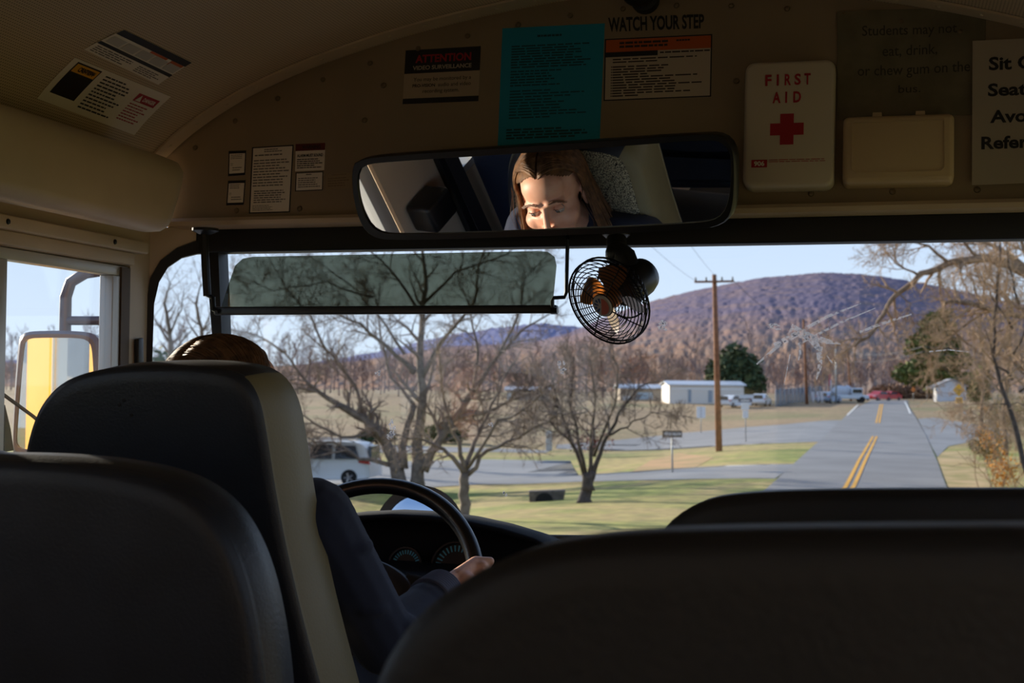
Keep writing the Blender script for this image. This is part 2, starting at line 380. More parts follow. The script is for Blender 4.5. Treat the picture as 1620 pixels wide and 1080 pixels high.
def side_window(name, y0, y1, z0, z1):
    t = thing(name, None, None, (-1.17, (y0 + y1) / 2, z0)); struct(t); b = MB(); e = .022
    b.box((-1.215, y0, z1 - e), (-1.152, y1, z1)); b.box((-1.215, y0, z0), (-1.152, y1, z0 + e)); b.box((-1.215, y0, z0 + e), (-1.152, y0 + e, z1 - e)); b.box((-1.215, y1 - e, z0 + e), (-1.152, y1, z1 - e)); b.build('window_frame', ALU, t)
    b = MB(); b.box((-1.21, y0 + e, z0 + e), (-1.206, y1 - e, z1 - e)); b.build('pane', GLASS, t)
for k, (y0, y1) in enumerate(((1.86, 2.02), (.70, 1.60), (-.62, .08), (-1.4, -.7), (-2.2, -1.5), (-2.92, -2.3))): side_window('window_%d' % (4 + k), y0, y1, 1.93 if y0 > .5 else 1.75, 2.41 if y0 > .5 else 2.42)
# overhead duct along the left wall, ending short of the header
ring = lambda Y0, Y1: None
def duct_ring(ytop, ybot, s=1.0):
    pr = [(-1.149, 2.655), (-1.02, 2.64), (-.972, 2.622), (-.952, 2.598), (-.948, 2.57), (-.948, 2.49), (-.953, 2.473), (-.968, 2.463), (-1.0, 2.462), (-1.149, 2.505)]
    zc = 2.56; xc = -1.149
    return [(xc + (x - xc) * s, ytop + (ybot - ytop) * (2.65 - z) / .19, zc + (z - zc) * s) for x, z in pr]
b = MB(); b.loft([duct_ring(-3, -3), duct_ring(0, 0), duct_ring(2.2, 2.2), duct_ring(2.68, 2.585), duct_ring(2.705, 2.610, .985), duct_ring(2.715, 2.620, .95)])
o = b.build('overhead_duct', PAINT, smooth=True); tag(o, 'long beige overhead duct box running above the side window rail', 'duct')

b = MB(); b.box((-1.149, 2.03, 1.6), (-1.125, 2.075, 2.41)); struct(b.build('trim_11', BLK, bevel=.003))
t = thing('barrier_panel', 'navy padded barrier panel beside the left wall, glimpsed in the interior mirror', 'barrier', (-1.0, 1.945, FZ))
b = MB(); b.box((-1.12, 1.925, 1.25), (-.93, 1.965, 2.12)); b.build('pad', mat('navy_vinyl', (44, 52, 74), .5), t, bevel=.015)
b = MB(); b.tube([(-1.1, 1.945, FZ), (-1.1, 1.945, 1.3)], .014); b.tube([(-.9, 1.945, FZ), (-.9, 1.945, 1.3)], .014); b.build('leg', BLKM, t, smooth=True)
b = MB(); b.box((-1.149, 2.14, 1.93), (-1.06, 2.25, 2.02)); o = b.build('control_box', BLKP, bevel=.012); tag(o, 'black control box on the left wall, glimpsed in the interior mirror', 'control box')
# ------------------------------------------------------------------ lettering
TEXTS = {}
def prepare_texts(items):
    """(string, bold) -> (vertices in the text's own box 0..1, faces, width / height)"""
    objs = []
    for st, bold in items:
        c = D.curves.new('letters', 'FONT'); c.body = st; c.resolution_u = 3; c.align_x = 'CENTER'; c.offset = .03 if bold else .004; c.space_line = 1.15
        o = D.objects.new('letters', c); COL.objects.link(o); objs.append((st, bold, o))
    bpy.context.view_layer.update(); dg = bpy.context.evaluated_depsgraph_get()
    for st, bold, o in objs:
        me = D.meshes.new_from_object(o.evaluated_get(dg)); v = np.array([p.co[:2] for p in me.vertices]); f = [tuple(p.vertices) for p in me.polygons]
        lo = v.min(0); hi = v.max(0); TEXTS[(st, bold)] = ((v - lo) / (hi - lo), f, (hi - lo)[0] / (hi - lo)[1]); D.meshes.remove(me)
    for _, _, o in objs: c = o.data; D.objects.remove(o); D.curves.remove(c)
prepare_texts([(s, True) for s in ('ATTENTION', 'VIDEO SURVEILLANCE', 'PRO-VISION', 'WATCH YOUR STEP', 'FIRST', 'AID', 'Sit On', 'Seat', 'Avoid', 'Refer', '906', 'F', 'I', 'R', 'S', 'T', 'A', 'D', 'CAUTION', 'DANGER', 'WARNING', 'ALARM MUST SOUND', 'ONE WAY')] +
              [(s, False) for s in ('You may be monitored by a', 'audio and video', 'recording system.', 'Students may not', 'eat, drink,', 'or chew gum on the', 'bus.')])
class Sheet:
    """a printed sheet lying on a surface: P(u, v, off) gives its points, u to the right and v downwards"""
    def __init__(s, P, nu=1, nv=1): s.P = P; s.nu = nu; s.nv = nv
    def rect(s, mb, u0, v0, u1, v1, off, mi=0):
        nu = max(1, round(s.nu * (u1 - u0))); nv = max(1, round(s.nv * (v1 - v0))); vs = []; fs = []
        for j in range(nv + 1):
            for i in range(nu + 1): vs.append(s.P(u0 + (u1 - u0) * i / nu, v0 + (v1 - v0) * j / nv, off))
        for j in range(nv):
            for i in range(nu): a = j * (nu + 1) + i; fs.append((a, a + 1, a + nu + 2, a + nu + 1))
        mb.add(vs, fs, mi)
    def base(s, name, m, parent=None, th=.0006):
        nu, nv = max(1, s.nu), max(1, s.nv); vs = []; fs = []; K = (nu + 1) * (nv + 1)
        for off in (0.0002, th):
            for j in range(nv + 1):
                for i in range(nu + 1): vs.append(s.P(i / nu, j / nv, off))
        for k in (0, K):
            for j in range(nv):
                for i in range(nu): a = k + j * (nu + 1) + i; fs.append((a, a + 1, a + nu + 2, a + nu + 1))
        rim = [i for i in range(nu + 1)] + [j * (nu + 1) + nu for j in range(1, nv + 1)] + [nv * (nu + 1) + i for i in range(nu - 1, -1, -1)] + [j * (nu + 1) for j in range(nv - 1, 0, -1)]
        for a, c in zip(rim, rim[1:] + rim[:1]): fs.append((a, c, c + K, a + K))
        mb = MB(); mb.add(vs, fs); return mb.build(name, m, parent, smooth=True)
    def text(s, mb, st, u0, v0, u1, v1, bold=False, off=.0012, mi=0):
        v, f, _ = TEXTS[(st, bold)]; mb.add([s.P(u0 + (u1 - u0) * a, v1 + (v0 - v1) * c, off) for a, c in v], f, mi)
    def lines(s, mb, u0, v0, u1, v1, n, rng, h=.5, off=.0010, mi=0, ragged=.35, words=True):
        for k in range(n):
            va = v0 + (v1 - v0) * k / n; vb = va + (v1 - v0) / n * h; ue = u1 - (u1 - u0) * rng.random() * ragged; u = u0
            if not words: s.rect(mb, u0, va, ue, vb, off, mi); continue
            while u < ue - .01:
                w_ = min((u1 - u0) * rng.uniform(.06, .17), ue - u); s.rect(mb, u, va, u + w_, vb, off, mi); u += w_ + (u1 - u0) * .02
def flat(tl, tr, br, bl, surf=panel, off=0.):
    a, b_, c, d = [np.array(surf(*p)) for p in (tl, tr, br, bl)]; n = nrm(np.cross(b_ - a, d - a))
    if n @ (CAM - a) < 0: n = -n
    return Sheet(lambda u, v, o: (a * (1 - u) + b_ * u) * (1 - v) + (d * (1 - u) + c * u) * v + n * (o + off))
def on_ceiling(tl, tr, br, bl):
    q = [np.array(on_arc(*p)) for p in (tl, tr, br, bl)]
    def P(u, v, o):
        s, Y = (q[0] * (1 - u) + q[1] * u) * (1 - v) + (q[3] * (1 - u) + q[2] * u) * v
        return arc_pt(s, Y, .001 + o)
    return Sheet(P, 12, 10)
def sticker(name, label, cat, sh, m, group=None): return tag(sh.base(name, m), label, cat, group)
def part(sh, name, m, parent, fn, ):
    mb = MB(); fn(mb); return mb.build(name, m, parent)
def border(sh, mb, t=.02, r=1., off=.0008, mi=0):
    sh.rect(mb, 0, 0, 1, t * r, off, mi); sh.rect(mb, 0, 1 - t * r, 1, 1, off, mi); sh.rect(mb, 0, t * r, t, 1 - t * r, off, mi); sh.rect(mb, 1 - t, t * r, 1, 1 - t * r, off, mi)
def child(name, m, o, fn):
    mb = MB(); fn(mb); c = mb.build(name, m, None, origin=(0, 0, 0)); c.parent = o; c.matrix_parent_inverse = Matrix.Translation(-o.location); return c
R = random.Random(3)
# two notices on the ceiling
s = on_ceiling((196, 46), (303, 98), (250, 133), (132, 77))
o = sticker('notice_sticker', 'white notice with two black bands stuck on the ceiling, the upper of two', 'sticker', s, OFFW)
child('black_band', INK, o, lambda m: (s.rect(m, 0, 0, 1, .2, .001), s.rect(m, 0, .57, 1, .67, .001)))
child('orange_heading', ORG, o, lambda m: (s.rect(m, .5, .2, .74, .27, .0012), s.rect(m, .8, .2, .98, .36, .0012)))
child('picture_panels', mat('pale_grey_print', (190, 186, 182), .5), o, lambda m: [s.rect(m, .03 + k * .195, .28, .2 + k * .195, .53, .0014) for k in range(5)])
child('lettering', GREY, o, lambda m: (s.lines(m, .04, .72, .55, .97, 4, R), s.lines(m, .6, .74, .97, .97, 4, R), [s.lines(m, .05 + k * .195, .32, .18 + k * .195, .5, 4, R, ragged=.2) for k in range(5)]))
s = on_ceiling((118, 90), (270, 152), (212, 213), (58, 155))
o = sticker('notice_sticker', 'white notice with yellow and black box stuck on the ceiling, the lower of two', 'sticker', s, OFFW)
child('yellow_heading', YEL, o, lambda m: s.rect(m, .06, .08, .27, .27, .0014))
child('black_box', INK, o, lambda m: (s.rect(m, .05, .05, .28, .8, .001)))
child('red_heading', RED, o, lambda m: s.rect(m, .72, .17, .95, .36, .0012))
def t1(m):
    s.text(m, 'CAUTION', .12, .12, .25, .2, True, .0018); s.lines(m, .34, .1, .66, .92, 11, R, .42); s.text(m, 'CAUTION', .1, .12, .24, .23, True, .0018)
child('lettering', INK, o, t1)
child('red_lettering', RED, o, lambda m: s.lines(m, .72, .42, .94, .85, 7, R, .4))
child('white_lettering', WHITE, o, lambda m: (s.text(m, 'DANGER', .8, .22, .93, .31, True, .0018), m.add([s.P(.735, .34, .0016), s.P(.79, .34, .0016), s.P(.762, .19, .0016)], [(0, 1, 2)])))
# certificates on the left of the header
CERT = 'certificates beside the mirror'
def small_cert(q, label):
    s = flat(*q); o = sticker('certificate', label, 'sticker', s, OFFW)
    child('border', INK, o, lambda m: (border(s, m, .06, .7), s.rect(m, 0, 0, 1, .11, .0009), s.rect(m, 0, .9, 1, 1, .0009)))
    child('lettering', GREY, o, lambda m: (s.lines(m, .14, .16, .9, .36, 3, R, .4), s.lines(m, .12, .5, .3, .62, 2, R, .3), s.lines(m, .25, .66, .85, .84, 2, R, .4)))
small_cert([(362, 239), (390, 238), (388, 277), (361, 279)], 'small black edged certificate on the header, above its twin')
small_cert([(361, 286), (389, 285), (386, 324), (358, 325)], 'small black edged certificate on the header, below its twin')
s = flat((399, 233), (465, 229), (459, 336), (394, 338)); o = sticker('certificate', 'tall black edged certificate full of print on the header panel', 'sticker', s, OFFW)
child('border', INK, o, lambda m: border(s, m, .03, .6))
child('lettering', GREY, o, lambda m: (s.lines(m, .3, .04, .75, .1, 2, R, .5), s.lines(m, .08, .12, .92, .16, 1, R, .5), s.lines(m, .06, .2, .95, .62, 10, R, .42), s.lines(m, .1, .66, .9, .86, 6, R, .5, ragged=.2), s.lines(m, .08, .88, .6, .97, 4, R, .4)))
s = flat((468, 228), (515, 226), (513, 269), (467, 271)); o = sticker('warning_sticker', 'small white warning sticker with a dark red heading beside the tall certificate', 'sticker', s, OFFW)
child('red_heading', mat('dark_red_print', (96, 28, 22), .5), o, lambda m: s.rect(m, 0, 0, 1, .26, .0008))
child('lettering', INK, o, lambda m: (s.text(m, 'WARNING', .22, .06, .85, .2, True), s.text(m, 'ALARM MUST SOUND', .06, .38, .94, .49, True), s.lines(m, .06, .56, .94, .94, 5, R, .45)))
s = flat((468, 273), (512, 271), (511, 301), (467, 303)); o = sticker('notice_sticker', 'small black edged notice below the red headed warning sticker', 'sticker', s, OFFW)
child('border', INK, o, lambda m: border(s, m, .035, 1.4)); child('lettering', GREY, o, lambda m: (s.lines(m, .38, .1, .64, .22, 1, R, .5), s.lines(m, .1, .3, .92, .86, 5, R, .45)))
s = flat((517, 276), (557, 273), (556, 298), (516, 300)); o = sticker('faded_sticker', 'faded brownish sticker beside the mirror edge', 'sticker', s, mat('faded_sticker', (150, 132, 104), .5))
child('lettering', mat('faded_print', (128, 110, 86), .6), o, lambda m: (s.lines(m, .2, .04, .8, .14, 1, R, .5), s.lines(m, .06, .25, .95, .9, 4, R, .5)))
# video surveillance notice
s = flat((642, 80), (761, 73), (757, 160), (637, 165)); o = sticker('surveillance_notice', 'white video surveillance notice with black bands on the header', 'sticker', s, mat('aged_white_sticker', (178, 160, 138), .5))
child('black_band', INK, o, lambda m: (s.rect(m, 0, 0, 1, .44, .0008), s.rect(m, 0, .9, 1, 1, .0008)))
child('red_lettering', RED, o, lambda m: s.text(m, 'ATTENTION', .14, .1, .88, .25, True))
child('white_lettering', mat('grey_white_print', (170, 160, 146), .5), o, lambda m: s.text(m, 'VIDEO SURVEILLANCE', .11, .3, .89, .38, True))
child('lettering', INK, o, lambda m: (s.text(m, 'You may be monitored by a', .13, .52, .89, .61), s.text(m, 'PRO-VISION', .12, .64, .42, .70, True), s.text(m, 'audio and video', .46, .63, .89, .70), s.text(m, 'recording system.', .26, .74, .74, .83)))
# teal sheet of rules
s = flat((795, 45), (957, 37), (947, 262), (786, 268)); o = sticker('rules_sheet', 'teal paper sheet of typed bus rules on the header above the mirror', 'paper sheet', s, mat('teal_paper', (18, 146, 184), .7))
child('lettering', mat('teal_sheet_print', (16, 70, 84), .7), o, lambda m: (s.lines(m, .35, .06, .62, .085, 1, R, .6), s.lines(m, .1, .13, .92, .3, 9, R, .5), s.lines(m, .1, .31, .62, .43, 6, R, .45), s.lines(m, .1, .45, .92, .66, 10, R, .4, ragged=.6), s.lines(m, .08, .72, .92, .8, 4, R, .6)))
# WATCH YOUR STEP lettering and the orange-headed notice
s = flat((962, 28), (1114, 22), (1114, 45), (963, 51)); mb = MB(); s.text(mb, 'WATCH YOUR STEP', 0, 0, 1, 1, True, .0008)
vs_ = np.array(mb.v); mb.v = [tuple(p) for p in vs_]; o = mb.build('lettering', INK); tag(o, 'black WATCH YOUR STEP letters on the header panel', 'lettering')
s = flat((957, 62), (1127, 54), (1125, 153), (955, 160)); o = sticker('evacuation_notice', 'white notice with an orange heading under the WATCH YOUR STEP letters', 'sticker', s, mat('aged_sticker_white', (196, 182, 166), .5))
child('border', INK, o, lambda m: (border(s, m, .012, 1.6), s.rect(m, 0, .22, .5, .3, .0011)))
child('orange_heading', ORG, o, lambda m: s.rect(m, .012, .02, .988, .22, .0009))
child('lettering', mat('dark_brown_print', (52, 40, 36), .6), o, lambda m: (s.lines(m, .14, .06, .6, .18, 2, R, .6, ragged=.1), s.lines(m, .67, .06, .86, .1, 1, R, .7), s.lines(m, .52, .245, .98, .285, 1, R, .6, ragged=0), s.lines(m, .08, .33, .95, .42, 2, R, .45, ragged=.6), s.lines(m, .08, .45, .95, .96, 12, R, .5, ragged=.75), [s.rect(m, .065, .45 + k * .0425, .075, .47 + k * .0425, .001) for k in range(12)]))
# crumpled paper sign and white sign on the right
def wavy(tl, tr, br, bl, off=.004, amp=.003):
    f = flat(tl, tr, br, bl)
    return Sheet(lambda u, v, o: f.P(u, v, o + off + amp * (math.sin(7 * u + 3 * v) + .6 * math.sin(11 * v - 4 * u) + 1.2 * max(0, u - .88) * 8 * max(0, .12 - v) * 8 * (1 if amp > .002 else 0))), 14, 12)
s = wavy((1325, 20), (1560, 9), (1557, 182), (1325, 190), .003, .0022); o = sticker('paper_sign', 'crumpled greyish paper sign about eating and chewing gum', 'paper sign', s, mat('grey_paper', (122, 114, 94), .8, noise=(14, (108, 101, 82), .4, .6)))
child('lettering', mat('faded_black_print', (60, 56, 48), .7), o, lambda m: (s.text(m, 'Students may not', .17, .145, .81, .27), s.text(m, 'eat, drink,', .31, .335, .68, .445), s.text(m, 'or chew gum on the', .14, .51, .9, .635), s.text(m, 'bus.', .42, .70, .57, .775)))
s = wavy((1538, 68), (1790, 56), (1786, 285), (1537, 295), .012, .001); o = sticker('paper_sign', 'white paper sign with bold black rules cut off by the photo edge', 'paper sign', s, mat('white_paper', (176, 166, 150), .75))
child('lettering', mat('bold_black_print', (26, 24, 24), .6), o, lambda m: (s.text(m, 'Sit On', .105, .12, .47, .215, True), s.text(m, 'Seat', .10, .305, .35, .395, True), s.text(m, 'Avoid', .115, .49, .45, .58, True), s.text(m, 'Refer', .06, .67, .36, .76, True)))
# rounded boxes on the header
def rbox(mb, tl, tr, br, bl, depth, rad=.02, soft=.008, back=0.):
    """a rounded box standing off the panel by depth; the corners are those of its front face in the photo"""
    a, b_, c, d = [panel(*p, depth) for p in (tl, tr, br, bl)]; ex = nrm(b_ - a); ey = nrm((d - a) - ex * ((d - a) @ ex)); ctr = (a + b_ + c + d) / 4
    hw = np.linalg.norm(b_ - a) / 2; hh = np.linalg.norm(d - a) / 2
    def ring(off, inset):
        r = rad - inset if rad > inset + .003 else .003; pts = []
        for q, (sx, sy) in enumerate([(1, 1), (-1, 1), (-1, -1), (1, -1)]):
            for k in range(6):
                th = math.pi / 2 * q + math.pi / 2 * k / 5
                pts.append(ctr + ex * (sx * (hw - inset - r) + r * math.cos(th)) + ey * (sy * (hh - inset - r) + r * math.sin(th)) + PN * (off - depth))
        return pts
    mb.loft([ring(back, .004), ring(back + .002, .0), ring(depth - soft, 0), ring(depth - soft * .3, soft * .35), ring(depth, soft)])
    return Sheet(lambda u, v, o: ctr + ex * hw * (2 * u - 1) + ey * hh * (2 * v - 1) + PN * o)
FAK = mat('first_aid_white_plastic', (206, 196, 182), .35)
mb = MB(); s = rbox(mb, (1177, 99), (1320, 93), (1320, 292), (1177, 297), .05)
o = tag(mb.build('first_aid_kit', FAK, smooth=True), 'white FIRST AID box with a red cross on the header panel', 'first aid kit')
child('red_cross', RED, o, lambda m: (s.rect(m, .405, .425, .555, .67, .0008), s.rect(m, .295, .5, .405, .595, .0008), s.rect(m, .555, .5, .665, .595, .0008)))
child('lettering', RED, o, lambda m: ([s.text(m, c_, .23 + .108 * k - (.0 if c_ != 'I' else -.02), .11, .23 + .108 * k + (.07 if c_ != 'I' else .042), .2, True) for k, c_ in enumerate('FIRST')], [s.text(m, c_, x_, .25, x_ + w_, .34, True) for c_, x_, w_ in (('A', .315, .09), ('I', .455, .022), ('D', .545, .085))], s.lines(m, .29, .786, .92, .815, 2, R, .35, ragged=.05)))
child('number_label', RED, o, lambda m: s.rect(m, .095, .785, .27, .845, .0008))
child('number', WHITE, o, lambda m: s.text(m, '906', .125, .795, .24, .835, True, .0014))
mb = MB(); s = rbox(mb, (1334, 184), (1510, 178), (1508, 285), (1334, 290), .055, .012, .01)
CREAM = mat('cream_plastic', (206, 184, 148), .4)
o = tag(mb.build('storage_box', CREAM, smooth=True), 'plain cream plastic box with a sunken lid on the header panel', 'box')
def lid(m):
    P = s.P
    for a in range(1):
        q = [(.08, .1), (.92, .1), (.92, .8), (.88, .86), (.12, .86), (.08, .8)]; i = [(.09, .11), (.91, .11), (.91, .79), (.875, .845), (.125, .845), (.09, .79)]
        m.loft([[P(u, v, .0002) for u, v in q], [P(u, v, .0022) for u, v in q], [P(u, v, .0022) for u, v in i], [P(u, v, .0004) for u, v in i]], 0, False, False)
child('lid_rim', CREAM, o, lid)
for u in (.31, .7):
    child('latch', CREAM, o, lambda m: m.add(*[(lambda V, F: (V, F))([s.P(u + a, v, d) for d in (-.04, -.015) for a, v in ((-.045, .02), (.045, .02), (.04, -.07), (-.04, -.07))], [(0, 1, 2, 3), (7, 6, 5, 4), (0, 4, 5, 1), (1, 5, 6, 2), (2, 6, 7, 3), (3, 7, 4, 0)])][0]))
# black round fixture at the top of the header
c = panel(1022, 2, .0); t = thing('dome_fixture', 'black round dome fixture over the WATCH YOUR STEP letters', 'fixture', c)
mb = MB(); mb.lathe([(.03, 0), (.032, .03), (.022, .035), (.022, .07)], c, PN, 20); mb.build('mount', BLK, t, smooth=True)
mb = MB(); mb.lathe([(.036, .07), (.042, .08), (.043, .1), (.036, .12), (.02, .131), (.001, .134)], c, PN, 28); mb.build('dome', mat('black_mesh_plastic', (16, 16, 17), .5, bump=(300, .5, .003)), t, smooth='all')
# ------------------------------------------------------------------ rear-view mirror
EYES = np.array([-.582, 2.300, 2.110])                 # the driver's eyes
MM = onY(862, 298, 2.70); MN = np.array([-.225, -.87, -.439])
for _ in range(30):
    p = onP(863, 336, MM, MN); a = nrm(CAM - p) + nrm(EYES - p); MN = nrm(a)
def mir(px, py, off=0.): return onP(px, py, MM, MN) + MN * off
def smooth_loop(pts, n=120, it=3):
    """closed px outline, resampled evenly and rounded"""
    P = np.array(pts, float)
    for _ in range(it):                                 # corner cutting
        Q = np.roll(P, -1, 0); P = np.stack([P * .75 + Q * .25, P * .25 + Q * .75], 1).reshape(-1, 2)
    d = np.r_[0, np.cumsum(np.linalg.norm(np.diff(np.vstack([P, P[:1]]), axis=0), axis=1))]; t = np.linspace(0, d[-1], n, endpoint=False)
    PP = np.vstack([P, P[:1]]); return np.c_[np.interp(t, d, PP[:, 0]), np.interp(t, d, PP[:, 1])]
mo = smooth_loop([(557, 262), (566, 253), (600, 246), (860, 229), (1110, 211), (1146, 213), (1164, 235), (1165, 280), (1163, 325), (1152, 352), (1112, 364), (860, 373), (620, 381), (584, 374), (566, 345), (557, 300)])
mi_ = smooth_loop([(568, 270), (578, 261), (604, 256), (860, 240), (1110, 221), (1140, 222), (1156, 240), (1157, 280), (1152, 322), (1140, 343), (1112, 352), (860, 363), (625, 371), (594, 364), (577, 338), (567, 300)])
c = onP(862, 298, MM, MN); t = thing('rear_view_mirror', 'wide black framed interior mirror showing the driver face', 'mirror', c - MN * .03)
O = [mir(*p) for p in mo]; I = [mir(*p) for p in mi_]; cen = np.mean(O, 0); sc_ = lambda L, k: [cen + (p - cen) * k for p in L]
mb = MB(); mb.loft([sc_(I, 1.0), [p + MN * .004 for p in sc_(I, 1.004)], [p + MN * .004 for p in sc_(O, .992)], O, [p - MN * .02 for p in O], [p - MN * .03 for p in sc_(O, .97)]], 0, False, True)
mb.build('housing', BLKP, t, smooth=True)
mb = MB(); mb.prism([p - MN * .001 for p in I], -MN * .004); mb.build('mirror_glass', mat('mirror_silver', (236, 238, 240), .0, 1.0), t)
mb = MB()
for u in (-.2, .2):
    b0 = cen - MN * .03 + np.array([u, -u * .25, 0]); mb.tube([b0, b0 + np.array([0, .05, .03]), np.array([b0[0], panel_at(0, b0[2] + .1)[1] + .004, b0[2] + .1])], .008)
mb.build('mounting_arm', BLKM, t, smooth=True)

# ------------------------------------------------------------------ sun visor
VY = 2.86
t = thing('sun_visor', 'tinted see-through sun visor hung across the windscreen on black rods', 'sun visor', onY(610, 489, VY))
VG = clear_glass('smoked_visor_plastic', (.35, .365, .31), .03)
vo = [(349, 489), (362, 448), (372, 420), (384, 409), (400, 406), (600, 402), (850, 397), (866, 398), (877, 406), (880, 420), (877, 450), (873, 487)]
mb = MB(); mb.prism([onY(*p, VY) for p in vo], (0, .004, 0)); mb.build('tinted_panel', VG, t)
mb = MB(); mb.prism([onY(338, 485, VY - .008), onY(880, 482, VY - .008), onY(881, 495, VY - .008), onY(338, 498, VY - .008)], (0, .02, 0)); mb.build('rail', BLKP, t, bevel=.003)
mb = MB(); y = VY - .01; mb.tube([onY(898, 372, 2.93), onY(898, 380, y), onY(896, 462, y), onY(893, 470, y), onY(876, 471, y), onY(874, 476, y), onY(874, 490, y)], .0042)
mb.tube([onY(872, 491, y), onY(882, 491, y)], .008); mb.build('hanging_rod', BLKM, t, smooth=True)
mb = MB(); mb.tube([onY(323, 366, y), onY(325, 420, y), onY(328, 468, y)], .0095); mb.tube([onY(328, 466, y), onY(337, 471, y), onY(338, 490, y), onY(346, 492, y)], .0055)
a = onY(325, 364, y); mb.lathe([(.03, .004), (.03, -.002), (.012, -.01)], a, (0, 0, 1), 20); mb.build('pivot_post', BLKM, t, smooth=True)

# ------------------------------------------------------------------ dashboard fan
fc = onY(971, 470, 2.80); FD = nrm([-.40, -.80, -.46]); fu = nrm(np.array([0, 0, 1]) - FD * FD[2]); fr = np.cross(fu, FD); fr = -fr if fr[0] < 0 else fr
def fan_pt(r, a, h): return fc + fr * r * math.cos(a) + fu * r * math.sin(a) + FD * h
FR = .093
t = thing('dashboard_fan', 'small black wire-caged fan with amber blades hung above the windscreen', 'fan', onY(977, 375, 2.9))
CAGE = mat('black_wire', (16, 13, 20), .35, .2)
mb = MB(); H = .026
dome = lambda r: H + .016 * (1 - (r / FR) ** 2)
for k in range(11):
    r = .024 + (FR - .024) * k / 10; mb.tube([fan_pt(r, 2 * math.pi * q / 40, dome(r)) for q in range(40)], .0011 if k < 10 else .0022, 5, closed=True)
for k in range(4):
    a = 2 * math.pi * k / 4 + .9; mb.tube([fan_pt(r, a, dome(r) - .001) for r in np.linspace(.02, FR, 6)], .0013, 5)
mb.build('front_guard', CAGE, t, smooth=True)
mb = MB(); back = lambda r: -.034 + .058 * max(0, (r / FR)) ** 3
for k in range(36):
    a = 2 * math.pi * k / 36; mb.tube([fan_pt(r, a + .75 * (1 - r / FR), -.03 if r < .06 else -.03 + .056 * ((r - .06) / (FR - .06)) ** 1.5) for r in np.linspace(.03, FR, 8)], .0011, 4)
for r, h in ((FR, .026), (FR, .012), (.06, -.03)): mb.tube([fan_pt(r, 2 * math.pi * q / 40, h) for q in range(40)], .0022, 5, closed=True)
mb.build('rear_guard', CAGE, t, smooth=True)
AMB = mat('amber_plastic', (146, 84, 34), .35, trans=.35)
for k in range(4):
    a0 = math.pi * 2 * k / 4 + math.radians(72); g = []; nr, na = 6, 8
    for i in range(nr + 1):
        r = .014 + (.074 - .014) * i / nr; half = .26 + .22 * math.sin(math.pi * min(1, i / nr * .9 + .05))
        for j in range(na + 1):
            q = j / na * 2 - 1; g.append(fan_pt(r, a0 + q * half, .004 + .017 * q * (.35 + .65 * i / nr)))
    fs = [(i * (na + 1) + j, i * (na + 1) + j + 1, (i + 1) * (na + 1) + j + 1, (i + 1) * (na + 1) + j) for i in range(nr) for j in range(na)]
    K = len(g); mb = MB(); mb.add(g + [p + FD * -.0018 for p in g], fs + [tuple(i + K for i in f[::-1]) for f in fs]); mb.build('blade', AMB, t, smooth=True)
mb = MB(); mb.lathe([(.001, -.004), (.019, -.004), (.021, .006), (.017, .014), (.001, .016)], fc, FD, 24); mb.build('hub', AMB, t, smooth=True)
b = MB(); b.lathe([(.0225, H + .012), (.0235, H + .016), (.022, H + .019), (.001, H + .0195)], fc, FD, 32); bd = b.build('badge', mat('badge_white', (196, 190, 186), .4), t, smooth=True)
def disc(m, a0, a1, r0, r1, h, n=16): m.add([fan_pt(r, a0 + (a1 - a0) * k / n, h) for r in (r0, r1) for k in range(n + 1)], [(k, k + 1, n + 2 + k, n + 1 + k) for k in range(n)])
b = MB(); disc(b, -math.pi / 2 - .3, math.pi / 2 - .3, .001, .0185, H + .0202); b.build('red_half', mat('badge_red', (196, 104, 88), .4), bd)
b = MB(); [disc(b, math.pi / 2 - .1 + k * .55, math.pi / 2 + .25 + k * .55, .007 + .004 * (k % 2), .0175, H + .0202, 5) for k in range(5)]; b.build('blue_marks', mat('badge_blue', (58, 84, 130), .4), bd)
mb = MB(); mb.lathe([(.001, -.13), (.024, -.128), (.037, -.117), (.041, -.10), (.041, -.045), (.033, -.03), (.001, -.028)], fc, FD, 28); mb.build('motor_housing', BLKP, t, smooth=True)
mb = MB(); top = onY(975, 372, 2.90); p1 = onY(976, 398, 2.86); p2 = fc - FD * .07 + np.array([0, 0, .02])
mb.tube([top, p1], .021, 14); mb.ell(p1 + np.array([0, 0, -.004]), (.025, .025, .028)); mb.tube([p1, (p1 + p2) / 2 + np.array([0, 0, .01]), p2], [.024, .026, .022], 12); mb.tube([p2 + FD * .07 + fr * -.012, p2], [.018, .02]); mb.build('swivel_mount', BLKP, t, smooth=True)
mb = MB(); mb.lathe([(.03, .012), (.03, 0), (.022, -.006)], top, (0, 0, 1), 20); mb.build('base_cup', mat('dark_steel', (70, 66, 60), .3, .8), t, smooth=True)

